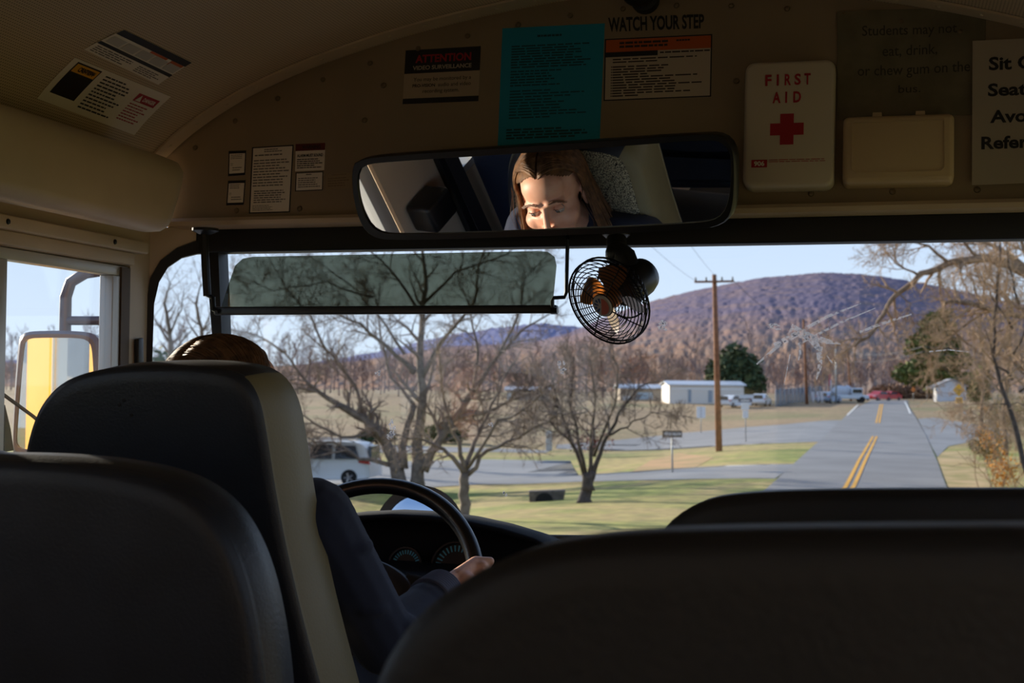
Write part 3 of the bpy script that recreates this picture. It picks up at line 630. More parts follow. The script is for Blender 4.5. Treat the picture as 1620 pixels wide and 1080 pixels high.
# ------------------------------------------------------------------ outside mirror
OX = -1.62
ow = onX(90, 620, OX)
t = thing('side_mirror', 'large rectangular side mirror on a tubular arm outside the driver window', 'side mirror', (OX, ow[1] + .05, 1.9))
SM = np.array([OX, ow[1], ow[2]]); SN = nrm(np.array([.365, -.931, 0]))
FRM = mat('mirror_frame_grey', (112, 102, 104), .35, .1)
ol = smooth_loop([(28, 545), (34, 528), (50, 523), (130, 523), (155, 530), (161, 550), (164, 620), (168, 700), (160, 722), (140, 727), (40, 729), (22, 722), (18, 700)], 80, 2)
il = smooth_loop([(37, 545), (42, 536), (56, 534), (126, 534), (143, 540), (147, 556), (150, 620), (152, 690), (146, 705), (130, 709), (40, 712), (27, 706), (25, 690)], 80, 2)
sp_ = lambda p: onP(*p, SM, SN); O = [sp_(p) for p in ol]; I = [sp_(p) for p in il]
mb = MB(); mb.loft([I, [p + SN * .008 for p in I], [p + SN * .012 for p in [q * .5 + r * .5 for q, r in zip(O, I)]], O, [p - SN * .05 for p in O], [np.mean(O, 0) + (p - np.mean(O, 0)) * .8 - SN * .08 for p in O]], 0, False, True); mb.build('housing', FRM, t, smooth=True)
mb = MB(); mb.prism([p - SN * .002 for p in I], -SN * .003); mb.build('mirror_glass', D.materials['mirror_silver'], t)
mb = MB(); q = lambda px, py: onP(px, py, SM - SN * .12, (0, 1, 0))
mb.tube([q(190, 427), q(165, 427), q(135, 432), q(112, 446), q(104, 470), q(103, 520), q(103, 700)], .016, 12); mb.tube([q(104, 507), q(190, 507)], .0125, 10); mb.build('support_arm', mat('arm_grey', (92, 84, 92), .35, .2), t, smooth=True)
mb = MB(); mb.tube([onX(-30, 595, -1.3), onX(0, 620, -1.3), onX(52, 658, -1.3), onX(90, 690, -1.3)], .0045, 6); mb.build('brace_wire', BLK, t, smooth=True)
mb = MB(); mb.prism([onX(-5, 640, -1.32), onX(4, 678, -1.32), onX(9, 712, -1.32), onX(-5, 714, -1.32)], (.02, 0, 0)); mb.build('lower_bracket', BLK, t)
# mirror on the front fender
hc = onY(664, 838, 4.6); hn = nrm(CAM - hc + np.array([-.3, 0, .5]))
t = thing('fender_mirror', 'domed round fender mirror rising beyond the dashboard', 'fender mirror', hc - np.array([0, 0, .6]))
mb = MB(); mb.lathe([(.149, 0), (.155, .004), (.155, -.012), (.13, -.05), (.05, -.07)], hc, hn, 40); mb.build('housing', BLKP, t, smooth=True)
mb = MB(); mb.lathe([(.127, .0), (.118, .014), (.095, .03), (.06, .041), (.03, .045), (.001, .046)], hc, hn, 40); mb.build('mirror_glass', mat('dome_mirror', (232, 238, 244), .05, 1.0), t, smooth='all')
mb = MB(); mb.tube([hc - hn * .06, hc - hn * .12 + np.array([0, 0, -.2]), hc + np.array([0, .05, -.62])], .014); mb.build('support_arm', BLKM, t, smooth=True)

# ------------------------------------------------------------------ dashboard
DASH = mat('black_dashboard_plastic', (22, 22, 25), .75, spec=.2, bump=(260, .2, .002))
t = thing('dashboard', 'black dashboard with a hooded gauge cluster behind the steering wheel', 'dashboard', (-.4, 2.8, 1.08))
hood = [(470, 835), (505, 822), (560, 815), (620, 812), (680, 815), (740, 823), (795, 835), (845, 850), (868, 862)]
r1 = [onY(*p, 2.79) for p in hood]
def dz(p, y, z): return np.array([p[0], p[1] + y, p[2] + z])
mb = MB(); mb.loft([[dz(p, .03, -.018) for p in r1], [dz(p, .0, -.014) for p in r1], [dz(p, -.008, -.006) for p in r1], [dz(p, 0, 0) for p in r1], [dz(p, .08, .002) for p in r1], [dz(p, .17, -.02) for p in r1]], 0, False, False, closed=False)
mb.build('hood', DASH, t, smooth='all')
mb = MB(); mb.prism([(-.90, 2.85, 1.50)] + [dz(p, .06, -.012) for p in r1] + [(r1[-1][0], 2.85, 1.50)], (0, .1, 0)); mb.build('gauge_panel', DASH, t)
for px, py, r in [(643, 893, .034), (722, 897, .05)]:
    c = onY(px, py, 2.842); g = MB(); g.lathe([(r + .006, 0), (r + .004, .012), (r, .012), (r - .001, .003), (.001, .003)], c, (0, -1, .2), 32); gg = g.build('gauge', BLKP, t, smooth=True)
    g = MB(); ax = nrm([0, -1, .2]); u = np.array([1., 0, 0]); v = np.cross(u, ax); v = -v if v[2] < 0 else v
    for k in range(22):
        a = math.radians(-40 + 260 * k / 21); d_ = u * math.cos(a) + v * math.sin(a); s_ = np.cross(d_, ax); q0 = c + ax * .0042 + d_ * r * .66; q1 = c + ax * .0042 + d_ * r * .92; g.quad(q0 - s_ * .0013, q1 - s_ * .002, q1 + s_ * .002, q0 + s_ * .0013)
    g.build('dial_marks', mat('cyan_dial', (96, 190, 220), .5), gg)
# side console that runs on to the right under the windscreen
mb = MB(); mb.loft([[(x, 2.62, 1.5), (x, 2.62, zt - .03), (x, 2.64, zt - .008), (x, 2.68, zt), (x, 2.93, zt + .01), (x, 2.95, 1.5)] for x, zt in [(-1.1, 1.77), (-.84, 1.77), (-.25, 1.76), (-.1, 1.75), (.4, 1.74), (1.1, 1.74)]]); mb.build('top_pad', DASH, t, smooth=True)
mb = MB(); mb.box((-1.1, 2.80, FZ), (1.1, 2.93, 1.5)); mb.build('lower_panel', DASH, t)
mb = MB(); mb.tube([onY(780, 843, 3.06), onY(845, 850, 3.06), (-.05, 3.06, 1.812), (.5, 3.06, 1.806)], .007); mb.tube([(.5, 3.07, 1.80), (.9, 3.08, 1.79)], .01)
o = mb.build('windscreen_wiper', BLK, smooth=True); tag(o, 'thin black wiper lying along the bottom of the windscreen', 'wiper')

# ------------------------------------------------------------------ steering wheel
WC = np.array([-.506, 2.60, 1.735]); WT = math.radians(30); WN = np.array([0, -math.cos(WT), math.sin(WT)]); WU = np.array([0, math.sin(WT), math.cos(WT)]); WX = np.array([1., 0, 0]); WR = .236; _RIM = .0168
def wheel(a, r=WR, h=0.): return WC + WX * r * math.cos(a) + WU * r * math.sin(a) + WN * h
t = thing('steering_wheel', 'large black steering wheel held by the driver', 'steering wheel', WC - WN * .1)
mb = MB(); mb.tube([wheel(2 * math.pi * k / 72) for k in range(72)], _RIM, 14, closed=True); mb.build('rim', mat('glossy_black_rim', (20, 20, 22), .28, spec=.6), t, smooth='all')
HUBM = mat('dark_grey_hub', (40, 41, 46), .42)
mb = MB(); mb.loft([[WC + WX * x * k + WU * y * k + WN * h for x, y in [(.085 * math.cos(a) + .03 * math.cos(a) ** 3, .072 * math.sin(a)) for a in np.linspace(0, 2 * math.pi, 40, endpoint=False)]] for k, h in [(.9, -.03), (1, -.015), (1, .004), (.92, .016), (.7, .02), (.05, .022)]]); mb.build('hub', HUBM, t, smooth='all')
for a in (.0, math.pi):
    mb = MB(); mb.loft([[wheel(a, r) + WU * (wd * sy) + WN * (hh * sh - .004) for sy, sh in [(-1, -.6), (-1, .6), (-.8, 1), (.8, 1), (1, .6), (1, -.6), (.8, -1), (-.8, -1)]] for r, wd, hh in [(.09, .046, .012), (.13, .038, .012), (.18, .027, .01), (WR, .018, .009)]]); sp1 = mb.build('spoke', BLKP, t, smooth=True)
    if a == 0:
        mb = MB()
        for i in range(4):
            for j in range(4):
                if (i, j) in ((1, 1), (2, 2)): continue
                c = wheel(0, .108 + .010 * i, .0088) + WU * (.018 - .011 * j); mb.box(c - .0022, c + .0022)
        mb.build('button_marks', GREY, sp1)
mb = MB(); mb.lathe([(.05, -.02), (.055, -.05), (.06, -.14), (.065, -.2)], WC, WN, 20); mb.build('column_shroud', DASH, t, smooth=True)

# ------------------------------------------------------------------ seats
def seat_back(parent, loop, plane, n, depth, mats, names, flare=.012, n2=140, front_inset=.03, run=(0, 1, -.06), plain=None):
    """a padded seat back: its rear face follows the loop on a tilted plane, its front lies depth further on"""
    L = [onP(*p, plane, n) for p in smooth_loop(loop, n2, 2)]; n = nrm(n); n = n if n[1] > 0 else -n; cen = np.mean(L, 0)
    def ring(off, grow):
        out = []
        for i, p in enumerate(L):
            t_ = nrm(L[(i + 1) % len(L)] - L[i - 1]); o_ = np.cross(t_, n); o_ = o_ if o_ @ (p - cen) > 0 else -o_; out.append(p + o_ * grow + nrm(run) * off)
        return out
    run_ = nrm(run)
    mb = MB(); mb.loft([ring(0, -.03), ring(.001, -.012), ring(.006, -.003), ring(.014, .001)], 0, True, False); mb.build(names[0], mats[0], parent, smooth='all')
    mb = MB(); mb.loft([ring(.014, .001), ring(.017, -.001), ring(.022, .002), ring(depth * .5, flare * .7), ring(depth * .85, flare), ring(depth * .97, flare * .4), ring(depth, -front_inset * .5)], 0, False, False)
    if plain is not None:
        ox = []
        for i, p in enumerate(L): t_ = nrm(L[(i + 1) % len(L)] - L[i - 1]); o_ = np.cross(t_, n); o_ = o_ if o_ @ (p - cen) > 0 else -o_; ox.append(o_[0])
        mb.mi = [0 if ox[f[0] % len(L)] > .5 else 1 for f in mb.f]
    mb.build(names[1], [mats[1], plain] if plain is not None else mats[1], parent, smooth='all')
    mb = MB(); mb.loft([ring(depth, -front_inset * .5), ring(depth - .004, -front_inset * .55), ring(depth + .004, -front_inset), ring(depth - .004, -front_inset * 2.4)], 0, False, True); mb.build(names[2], mats[2], parent, smooth=True)
def tweed():
    m = mat('tweed_seat_fabric', (128, 118, 88), .85, sheen=.2); t = m.node_tree; b = t.nodes['Principled BSDF']; c = t.nodes.new('ShaderNodeTexCoord')
    n = t.nodes.new('ShaderNodeTexVoronoi'); n.inputs['Scale'].default_value = 260; t.links.new(c.outputs['Object'], n.inputs['Vector'])
    r = t.nodes.new('ShaderNodeValToRGB'); r.color_ramp.elements[0].color = lin((222, 208, 170)); r.color_ramp.elements[1].color = lin((84, 76, 60)); r.color_ramp.elements[0].position = .1; r.color_ramp.elements[1].position = .7
    t.links.new(n.outputs['Distance'], r.inputs[0]); t.links.new(r.outputs[0], b.inputs['Base Color']); return m
TW = tweed()
t = thing('driver_seat', 'high backed charcoal driver seat with olive side panels', 'seat', (-.6, 2.1, FZ))
rec = math.radians(11); dn = (0, math.cos(rec), math.sin(rec)); dp = onY(250, 600, 1.95)
loop = [(22, 1000), (26, 850), (32, 740), (40, 690), (58, 640), (88, 606), (130, 588), (190, 578), (280, 576), (345, 581), (384, 594), (405, 630), (416, 690), (428, 770), (445, 860), (470, 970), (505, 1100), (540, 1230), (540, 1300), (20, 1300), (20, 1200)]
seat_back(t, loop, dp, dn, .15, (VIN, OLIVE, TW), ('rear_shell', 'side_panel', 'front_cushion'), .018, 200, plain=VIN)
mb = MB(); mb.box((-.86, 2.08, 1.40), (-.34, 2.60, 1.52)); mb.build('seat_cushion', TW, t, bevel=.03)
mb = MB(); mb.box((-.80, 2.1, FZ), (-.42, 2.5, 1.39)); mb.build('pedestal', BLKM, t, bevel=.01)
mb = MB()
for px, py in ((196, 633), (208, 656), (189, 640)): c = onP(px, py, dp, dn); mb.lathe([(.0035, 0), (.003, .001), (.0001, .0012)], c, -np.array(dn), 8)
mb.build('worn_holes', INK, t)
# shoulder belt on the driver's left
t = thing('seat_belt', 'black shoulder belt running down beside the driver window', 'seat belt', (-1.1, 2.05, 2.3))
mb = MB(); mb.loft([[np.array(p) + np.array([0, dy, 0]) for dy in (-.024, .024)] + [np.array(p) + np.array([.003, dy, 0]) for dy in (.024, -.024)] for p in [(-1.115, 2.053, 2.36), (-1.09, 2.06, 2.1), (-1.04, 2.1, 1.8), (-.98, 2.16, 1.5)]]); mb.build('webbing', mat('belt_webbing', (24, 24, 30), .6), t)
mb = MB(); mb.box((-1.124, 2.02, 2.33), (-1.10, 2.085, 2.41)); mb.build('anchor', BLKP, t, bevel=.006)
def bench_base(t, x0, x1, y, depth=.42):
    mb = MB(); mb.box((x0, y, 1.42), (x1, y + depth, 1.55)); mb.build('seat_cushion', VINB, t, bevel=.03)
    for x in (x0 + .1, x1 - .1):
        for yy in (y + .08, y + depth - .08): mb = MB(); mb.tube([(x, yy, FZ), (x, yy, 1.42)], .014); mb.build('leg', BLKM, t, smooth=True)
# passenger seats in front of the camera
t = thing('passenger_seat', 'dark vinyl passenger seat behind the driver seat, with a piped rounded edge', 'seat', (-.7, 1.55, FZ))
rec2 = math.radians(7); n2_ = (0, math.cos(rec2), math.sin(rec2)); p2_ = onY(100, 735, 1.42)
loop = [(-640, 1300), (-640, 900), (-630, 800), (-590, 748), (-500, 730), (-250, 727), (0, 729), (90, 733), (170, 742), (245, 758), (300, 785), (340, 825), (372, 890), (395, 980), (410, 1100), (420, 1300)]
seat_back(t, loop, p2_, n2_, .085, (VIN, VIN, VIN), ('rear_shell', 'side_panel', 'front_cushion'), .012, 200)
bench_base(t, -1.1, -.22, 1.5)
t = thing('passenger_seat', 'big dark blurred seat back nearest the camera at the lower right', 'seat', (.7, .9, FZ))
p3_ = onY(1200, 850, .80)
loop = [(570, 1300), (580, 1100), (603, 1045), (645, 985), (700, 938), (770, 896), (850, 868), (980, 852), (1200, 845), (1700, 842), (2400, 842), (2950, 850), (3150, 900), (3260, 1000), (3300, 1300)]
seat_back(t, loop, p3_, n2_, .09, (VINB, VINB, VINB), ('rear_shell', 'side_panel', 'front_cushion'), .004, 200)
bench_base(t, .24, 1.1, .88)
t = thing('passenger_seat', 'dark seat back farther forward on the right below the road view', 'seat', (.75, 1.7, FZ))
p4_ = onY(1300, 780, 1.55)
loop = [(1010, 1100), (1018, 900), (1035, 855), (1062, 822), (1105, 795), (1160, 784), (1300, 778), (1620, 777), (2000, 779), (2250, 800), (2380, 860), (2400, 1100)]
seat_back(t, loop, p4_, n2_, .085, (VINB, VINB, VINB), ('rear_shell', 'side_panel', 'front_cushion'), .004, 160)
bench_base(t, .28, 1.08, 1.64)
# ------------------------------------------------------------------ the driver
HY = math.radians(20); HF = np.array([math.sin(HY), math.cos(HY), 0]); HR = np.array([math.cos(HY), -math.sin(HY), 0])
HP = math.radians(7); HU = np.array([0, 0, 1.]); HF2 = HF * math.cos(HP) + HU * math.sin(HP); HU2 = HU * math.cos(HP) - HF * math.sin(HP)
HE = EYES - HF2 * .084
HROT = np.array([HR, HF2, HU2]).T
HS = 1.03
def hd(x, y, z): return HE + HROT @ (np.array([x, y, z]) * HS)
def remesh(mb, voxel, smooth, name):
    o = mb.build(name, [], None, origin=(0, 0, 0)); m = o.modifiers.new('r', 'REMESH'); m.mode = 'VOXEL'; m.voxel_size = voxel; m.use_smooth_shade = True
    s = o.modifiers.new('s', 'SMOOTH'); s.iterations = smooth; s.factor = .5
    bpy.context.view_layer.update(); me = D.meshes.new_from_object(o.evaluated_get(bpy.context.evaluated_depsgraph_get())); D.objects.remove(o); me.name = name; return me
def sculpt(me, fn):
    V = np.empty(len(me.vertices) * 3); me.vertices.foreach_get('co', V); V = V.reshape(-1, 3); V = fn(V); me.vertices.foreach_set('co', V.ravel()); me.update()
def attach(me, name, m, parent):
    me.materials.clear(); me.materials.append(m); o = D.objects.new(name, me); COL.objects.link(o); me.polygons.foreach_set('use_smooth', [True] * len(me.polygons))
    if parent is not None: o.parent = parent; o.matrix_parent_inverse = Matrix.Translation(-Vector(WLOC.get(parent.name, (0, 0, 0))))
    return o
t = thing('person', 'person with long brown hair and a navy knit sweater driving', 'person', (-.6, 2.2, FZ))
SKIN = mat('skin', (226, 172, 144), .5, noise=(30, (216, 156, 130), .35, .7), bump=(400, .08, .001))
SKIN.node_tree.nodes['Principled BSDF'].inputs['Subsurface Weight'].default_value = .12
SKIN.node_tree.nodes['Principled BSDF'].inputs['Subsurface Radius'].default_value = (.012, .005, .003)
KNIT = mat('navy_knit', (38, 44, 66), .9, sheen=.08)
def knit_bump(m, sc=320):
    t_ = m.node_tree; b_ = t_.nodes['Principled BSDF']; c_ = t_.nodes.new('ShaderNodeTexCoord'); wv = t_.nodes.new('ShaderNodeTexWave'); wv.inputs['Scale'].default_value = sc; wv.bands_direction = 'DIAGONAL'; wv.inputs['Distortion'].default_value = 2
    t_.links.new(c_.outputs['Object'], wv.inputs['Vector']); k = t_.nodes.new('ShaderNodeBump'); k.inputs['Strength'].default_value = .35; k.inputs['Distance'].default_value = .002
    t_.links.new(wv.outputs['Fac'], k.inputs['Height']); t_.links.new(k.outputs[0], b_.inputs['Normal'])
knit_bump(KNIT)
mb = MB()
H = lambda c, r: mb.ell(hd(*c), np.array(r) * HS, 32, 20, rot=HROT)
H((0, -.012, .035), (.074, .094, .083)); H((0, .022, -.022), (.066, .066, .075)); H((0, .035, -.072), (.047, .046, .040)); H((0, .064, -.100), (.022, .018, .016))
H((0, .050, .052), (.056, .040, .045))                                            # forehead
for s in (-1, 1):
    H((s * .042, .050, -.032), (.028, .028, .026)); H((s * .078, -.012, -.012), (.008, .02, .032)); H((s * .013, .092, -.044), (.009, .011, .008))
    mb.caps(hd(s * .012, .082, .021), hd(s * .046, .068, .021), .0095 * HS, .009 * HS)      # brow
mb.caps(hd(0, .084, .014), hd(0, .104, -.034), .0070 * HS, .0095 * HS); H((0, .107, -.038), (.0115, .011, .0098))
H((0, .084, -.069), (.026, .011, .0065)); H((0, .082, -.08), (.022, .011, .007))
mb.caps(hd(0, -.02, -.06), [-.612, 2.17, 1.95], .054, .058)
SHR, ELR, WRR = np.array([-.425, 2.165, 1.925]), np.array([-.345, 2.30, 1.70]), onY(704, 931, 2.515)
SHL, ELL, WRL = np.array([-.79, 2.165, 1.925]), np.array([-.88, 2.32, 1.71]), np.array([-.775, 2.53, 1.79])
mb.ell((-.607, 2.16, 1.80), (.16, .10, .17)); mb.ell((-.607, 2.15, 1.60), (.15, .105, .16)); mb.caps(SHL, SHR, .055, .055)
for s, e, w_ in ((SHR, ELR, WRR), (SHL, ELL, WRL)):
    mb.caps(s, e, .052, .042); mb.caps(e, w_, .040, .026)
for s in (-1, 1):
    hip = np.array([-.607 + s * .09, 2.18, 1.56]); kn = np.array([-.60 + s * .13, 2.58, 1.56]); an = np.array([-.60 + s * .13, 2.60, FZ + .09])
    mb.caps(hip, kn, .085, .058); mb.caps(kn, an, .056, .036); mb.caps(an + [0, -.03, -.05], an + [0, .12, -.06], .035, .028)
# right hand closed round the rim; the left likewise
def hand(wr, a, flip):
    """a: angle of the grip on the wheel rim"""
    c = wheel(a); rad = WX * math.cos(a) + WU * math.sin(a); tan = -WX * math.sin(a) + WU * math.cos(a); nn = WN
    back = c + nn * .030 + rad * .006
    mid = wr * .45 + (back) * .55
    for k, off in enumerate((-.026, -.009, .009, .026)):                           # palm rays and fingers
        base = c + tan * off * .95 + nn * .030 + rad * (-.004 if k in (0, 3) else .0)
        base = base + (wr - base) * .10
        mb.caps(wr + tan * off * .45 * 1.0, base, .016, .0125, 10)
        L = (.92, 1.0, .97, .82)[k if flip > 0 else 3 - k]
        k1 = c + tan * off + nn * .031 + rad * .018; k2 = c + tan * off * 1.02 + rad * (.030 * L + .002) - nn * .004; k3 = c + tan * off * 1.02 + rad * .012 - nn * .028 * L; k4 = c + tan * off - rad * .012 - nn * .024 * L
        mb.caps(base, k1, .0125, .0105, 10); mb.caps(k1, k2, .0102, .0092, 10); mb.caps(k2, k3, .0092, .0085, 10); mb.caps(k3, k4, .0085, .0072, 10)
    th0 = wr * .6 + back * .4 + tan * .018 * flip; th1 = c + tan * .036 * flip + nn * .030 + rad * .004; th2 = c + tan * .040 * flip + nn * .018 + rad * .030; 
    mb.caps(th0, th1, .0155, .0115, 10); mb.caps(th1, th2, .0112, .009, 10)
    mb.ell((wr * .4 + back * .6), (.026, .026, .024))
hand(WRR, math.radians(7), 1); hand(WRL, math.radians(158), -1)
me = remesh(mb, .0028, 3, 'body')
def relax(me, n, keep):
    V = np.empty(len(me.vertices) * 3); me.vertices.foreach_get('co', V); V = V.reshape(-1, 3); E = np.empty(len(me.edges) * 2, int); me.edges.foreach_get('vertices', E); E = E.reshape(-1, 2)
    deg = np.bincount(E.ravel(), minlength=len(V)).astype(float)[:, None]; k = keep(V)[:, None]
    for _ in range(n):
        S = np.zeros_like(V); np.add.at(S, E[:, 0], V[E[:, 1]]); np.add.at(S, E[:, 1], V[E[:, 0]]); V = V + k * .6 * (S / np.maximum(deg, 1) - V)
    me.vertices.foreach_set('co', V.ravel()); me.update()
def skin_soft(V):
    L = (V - HE) @ HROT / HS; return np.where((V[:, 2] > 1.97) & ~((np.abs(L[:, 0]) < .02) & (L[:, 1] > .085) & (L[:, 2] < 0)), 1., .25) * (V[:, 2] > 1.97)
relax(me, 9, skin_soft)
def face(V):
    L = (V - HE) @ HROT / HS
    g = lambda c, s: np.exp(-(((L - np.array(c)) / np.array(s)) ** 2).sum(1))
    d = np.zeros_like(V)
    for s in (-1, 1):
        d[:, 1] -= .011 * g((s * .032, .078, -.001), (.017, .03, .0095)); d[:, 1] -= .004 * g((s * .018, .085, .0), (.008, .03, .012))
        d[:, 1] += .002 * g((s * .034, .075, .017), (.02, .03, .006)); d[:, 1] += .0016 * g((s * .03, .075, -.016), (.014, .03, .005))
        d[:, 2] += .003 * g((s * .008, .1, -.05), (.004, .012, .004)); d[:, 1] -= .003 * g((s * .024, .085, -.05), (.006, .02, .012))
    d[:, 1] -= .004 * g((0, .09, -.0745), (.022, .02, .0022)); d[:, 1] -= .004 * g((0, .085, -.092), (.02, .02, .005))
    L2 = L + d; return HE + (L2 * HS) @ HROT.T
sculpt(me, face)
body = attach(me, 'body', SKIN, t)
LIP = mat('lip', (176, 96, 90), .4)
mb = MB()
EYEM = mat('eye_white', (176, 166, 160), .25); IRM = mat('iris', (74, 66, 56), .15); PUM = mat('pupil', (12, 10, 10), .15)
lp = MB()
for c_, r_ in (((0, .0885, -.0695), (.023, .0085, .0052)), ((0, .0865, -.0795), (.019, .0085, .0062))): lp.ell(hd(*c_), np.array(r_) * HS, 24, 12, rot=HROT)
lp.build('lips', LIP, t, smooth='all')
GZ = nrm(np.array([-.10, 1.0, -.12]))                        # she looks at the road
gl = HROT.T @ nrm(np.array([-.02, 1, -.10])); gl = nrm(gl * [.8, 1, 1])
for s in (-1, 1):
    mb = MB(); mb.ell(hd(s * .0325, .0685, -.001), [.0128 * HS] * 3, 24, 16); eye = mb.build('eye', EYEM, t, smooth='all')
    for nm, r, hgt, m_ in (('iris', .0062, .0113, IRM), ('pupil', .0030, .0121, PUM)):
        mb = MB(); ax = HROT @ gl; c0 = hd(s * .0325, .0685, -.001); mb.lathe([(r * HS, hgt * HS), (r * .6 * HS, (hgt + .0009) * HS), (.0001, (hgt + .0013) * HS)], c0, ax, 20); mb.build(nm, m_, eye, smooth='all')
for s in (-1, 1):
    mb = MB(); c0 = np.array([s * .0325, .0685, -.001]); nu, nv = 20, 8
    for lo, hi in ((math.radians(14), math.radians(88)), (math.radians(-85), math.radians(-24))):
        vs_ = []
        for j in range(nv + 1):
            el = lo + (hi - lo) * j / nv
            for i in range(nu + 1):
                az = -1.35 + 2.7 * i / nu; e2 = el * (1 - .25 * (az / 1.35) ** 2) if lo > 0 and j == 0 else el
                r = .0137; vs_.append(hd(*(c0 + r * np.array([math.sin(az) * math.cos(e2), math.cos(az) * math.cos(e2), math.sin(e2)]))))
        mb.add(vs_, [(j * (nu + 1) + i, j * (nu + 1) + i + 1, (j + 1) * (nu + 1) + i + 1, (j + 1) * (nu + 1) + i) for j in range(nv) for i in range(nu)])
    mb.build('eyelid', SKIN, t, smooth='all')
rg = random.Random(5); BROW = mat('brow_hair', (120, 84, 62), .6)
for s in (-1, 1):
    mb = MB()
    for k in range(80):
        u = rg.random(); x = .015 + .038 * u; z = .0215 + .0075 * math.sin(math.pi * min(u * .85 + .15, 1)) - .004 * u + rg.uniform(-.0028, .0028); y = .0925 - 6.5 * x * x * .9
        a = hd(s * x, y, z); b_ = hd(s * (x + .008), y - .0025, z + .002 - .003 * u); mb.tube([a, (a + b_) / 2 + HF2 * .0008, b_], [.0007, .0006, .0002], 4)
    for k in range(16):                                                            # upper lashes
        az = -1.0 + 2.0 * k / 15; e2 = math.radians(15) * (1 - .25 * (az / 1.35) ** 2); q = np.array([math.sin(az) * math.cos(e2), math.cos(az) * math.cos(e2), math.sin(e2)])
        c0 = np.array([s * .0325, .0685, -.001]); a = hd(*(c0 + q * .0137)); b_ = hd(*(c0 + q * .0175 + np.array([0, .001, -.0008]))); mb.tube([a, b_], [.0006, .0002], 4)
    mb.build('eyebrow', BROW, t)
# hair: a shell over the skull and long locks parted in the middle
HAIR = mat('brown_hair', (122, 86, 56), .5, spec=.22, noise=(60, (80, 55, 36), .35, .65))
HAIR.node_tree.nodes['Principled BSDF'].inputs['Anisotropic'].default_value = .2
CR_ = np.array([0, -.019, .034]); RR_ = np.array([.0865, .1085, .093])
def skull(az, el, k=1.0): return CR_ + RR_ * k * np.array([math.sin(az) * math.cos(el), math.cos(az) * math.cos(el), math.sin(el)])
mb = MB(); nu, nv = 180, 64; vs_ = []; fs = []; ok = {}
for j in range(nv + 1):
    el = math.radians(90 - 150 * j / nv)
    for i in range(nu):
        az = 2 * math.pi * i / nu - math.pi; q = skull(az, el); vs_.append(hd(*q))
        hl = .092 - .030 * min(1, abs(q[0]) / .07) ** 2.0
        ok[(j, i)] = not (q[1] > .012 and q[2] < hl) or q[1] < .012
for j in range(nv):
    for i in range(nu):
        l = (i + 1) % nu
        if all(ok[x] for x in ((j, i), (j + 1, i), (j + 1, l), (j, l))): fs.append((j * nu + i, (j + 1) * nu + i, (j + 1) * nu + l, j * nu + l))
mb.add(vs_, fs)
rg = random.Random(11)
for k in range(1100):
    s = -1 if rg.random() < .47 else 1
    y0 = rg.uniform(-.098, .070) if k > 260 else rg.uniform(.02, .072)            # start along the parting, front to back
    yn = (y0 - CR_[1]) / RR_[1]; lift = 1.0 + rg.uniform(.0, .055)
    el0 = math.acos(max(-1, min(1, yn))) if abs(yn) < 1 else 0
    zt = math.sqrt(max(0, 1 - yn * yn)); path = []
    n1 = 9; sweep = rg.uniform(-.012, .006)
    for q in range(n1):
        u = q / (n1 - 1); th = u * math.radians(100 + rg.uniform(-3, 3)); yy = y0 * (1 - .30 * u) + sweep * u - .014 * u * u
        if y0 > .03: yy = y0 + ((-.012 if s > 0 else -.034) - y0) * (u ** 1.1) + sweep * u
        rad = math.sqrt(max(.02, 1 - ((yy - CR_[1]) / RR_[1]) ** 2)) * lift
        x = math.sin(th) * RR_[0] * rad; z = CR_[2] + math.cos(th) * RR_[2] * rad
        path.append(np.array([s * (x + .003), yy + .0, z]))
    if y0 < -.085 or (rg.random() < .35 and y0 < -.03):                            # back locks fall behind
        pass
    e = path[-1]; ln = rg.uniform(.17, .27); out = rg.uniform(.0, .022) + (.018 if s > 0 else 0); ph = rg.uniform(0, 6.28)
    for q in range(1, 7):
        u = q / 6; path.append(np.array([e[0] + s * (out * u + .006 * math.sin(ph + 5 * u) * u), e[1] + .03 * u * (1 if e[1] > -.03 else .2) + .004 * math.sin(ph + 4 * u), e[2] - ln * u]))
    r = rg.uniform(.0012, .0026); mb.tube([hd(*p) for p in path], [r] * (len(path) - 2) + [r * .7, r * .2], 5)
for k in range(420):                                                               # locks at the back of the head
    az = math.pi + rg.uniform(-1.25, 1.25); path = []
    for q in range(8):
        u = q / 7; el = math.radians(88 - 100 * u); path.append(skull(az + .0 * u, el, 1.0 + rg.uniform(.0, .008) + .03 * u))
    e = path[-1]; ln = rg.uniform(.16, .25)
    for q in range(1, 6): u = q / 5; path.append(e + np.array([e[0] * .12 * u, -.012 * u + .004 * math.sin(4 * u + az * 9), -ln * u]))
    r = rg.uniform(.0014, .0028); mb.tube([hd(*p) for p in path], [r] * (len(path) - 2) + [r * .7, r * .2], 5)
for k in range(40):                                                                # fly-away strands
    s = rg.choice((-1, 1)); x = rg.uniform(.075, .1); p0 = np.array([s * x, rg.uniform(-.04, .04), rg.uniform(-.02, .06)]); p2 = p0 + np.array([s * rg.uniform(.0, .03), rg.uniform(-.01, .02), -rg.uniform(.08, .2)])
    mb.tube([hd(*p0), hd(*((p0 + p2) / 2 + np.array([s * .012, 0, 0]))), hd(*p2)], [.0005, .0005, .0002], 4)
mb.build('hair', HAIR, t, smooth='all')
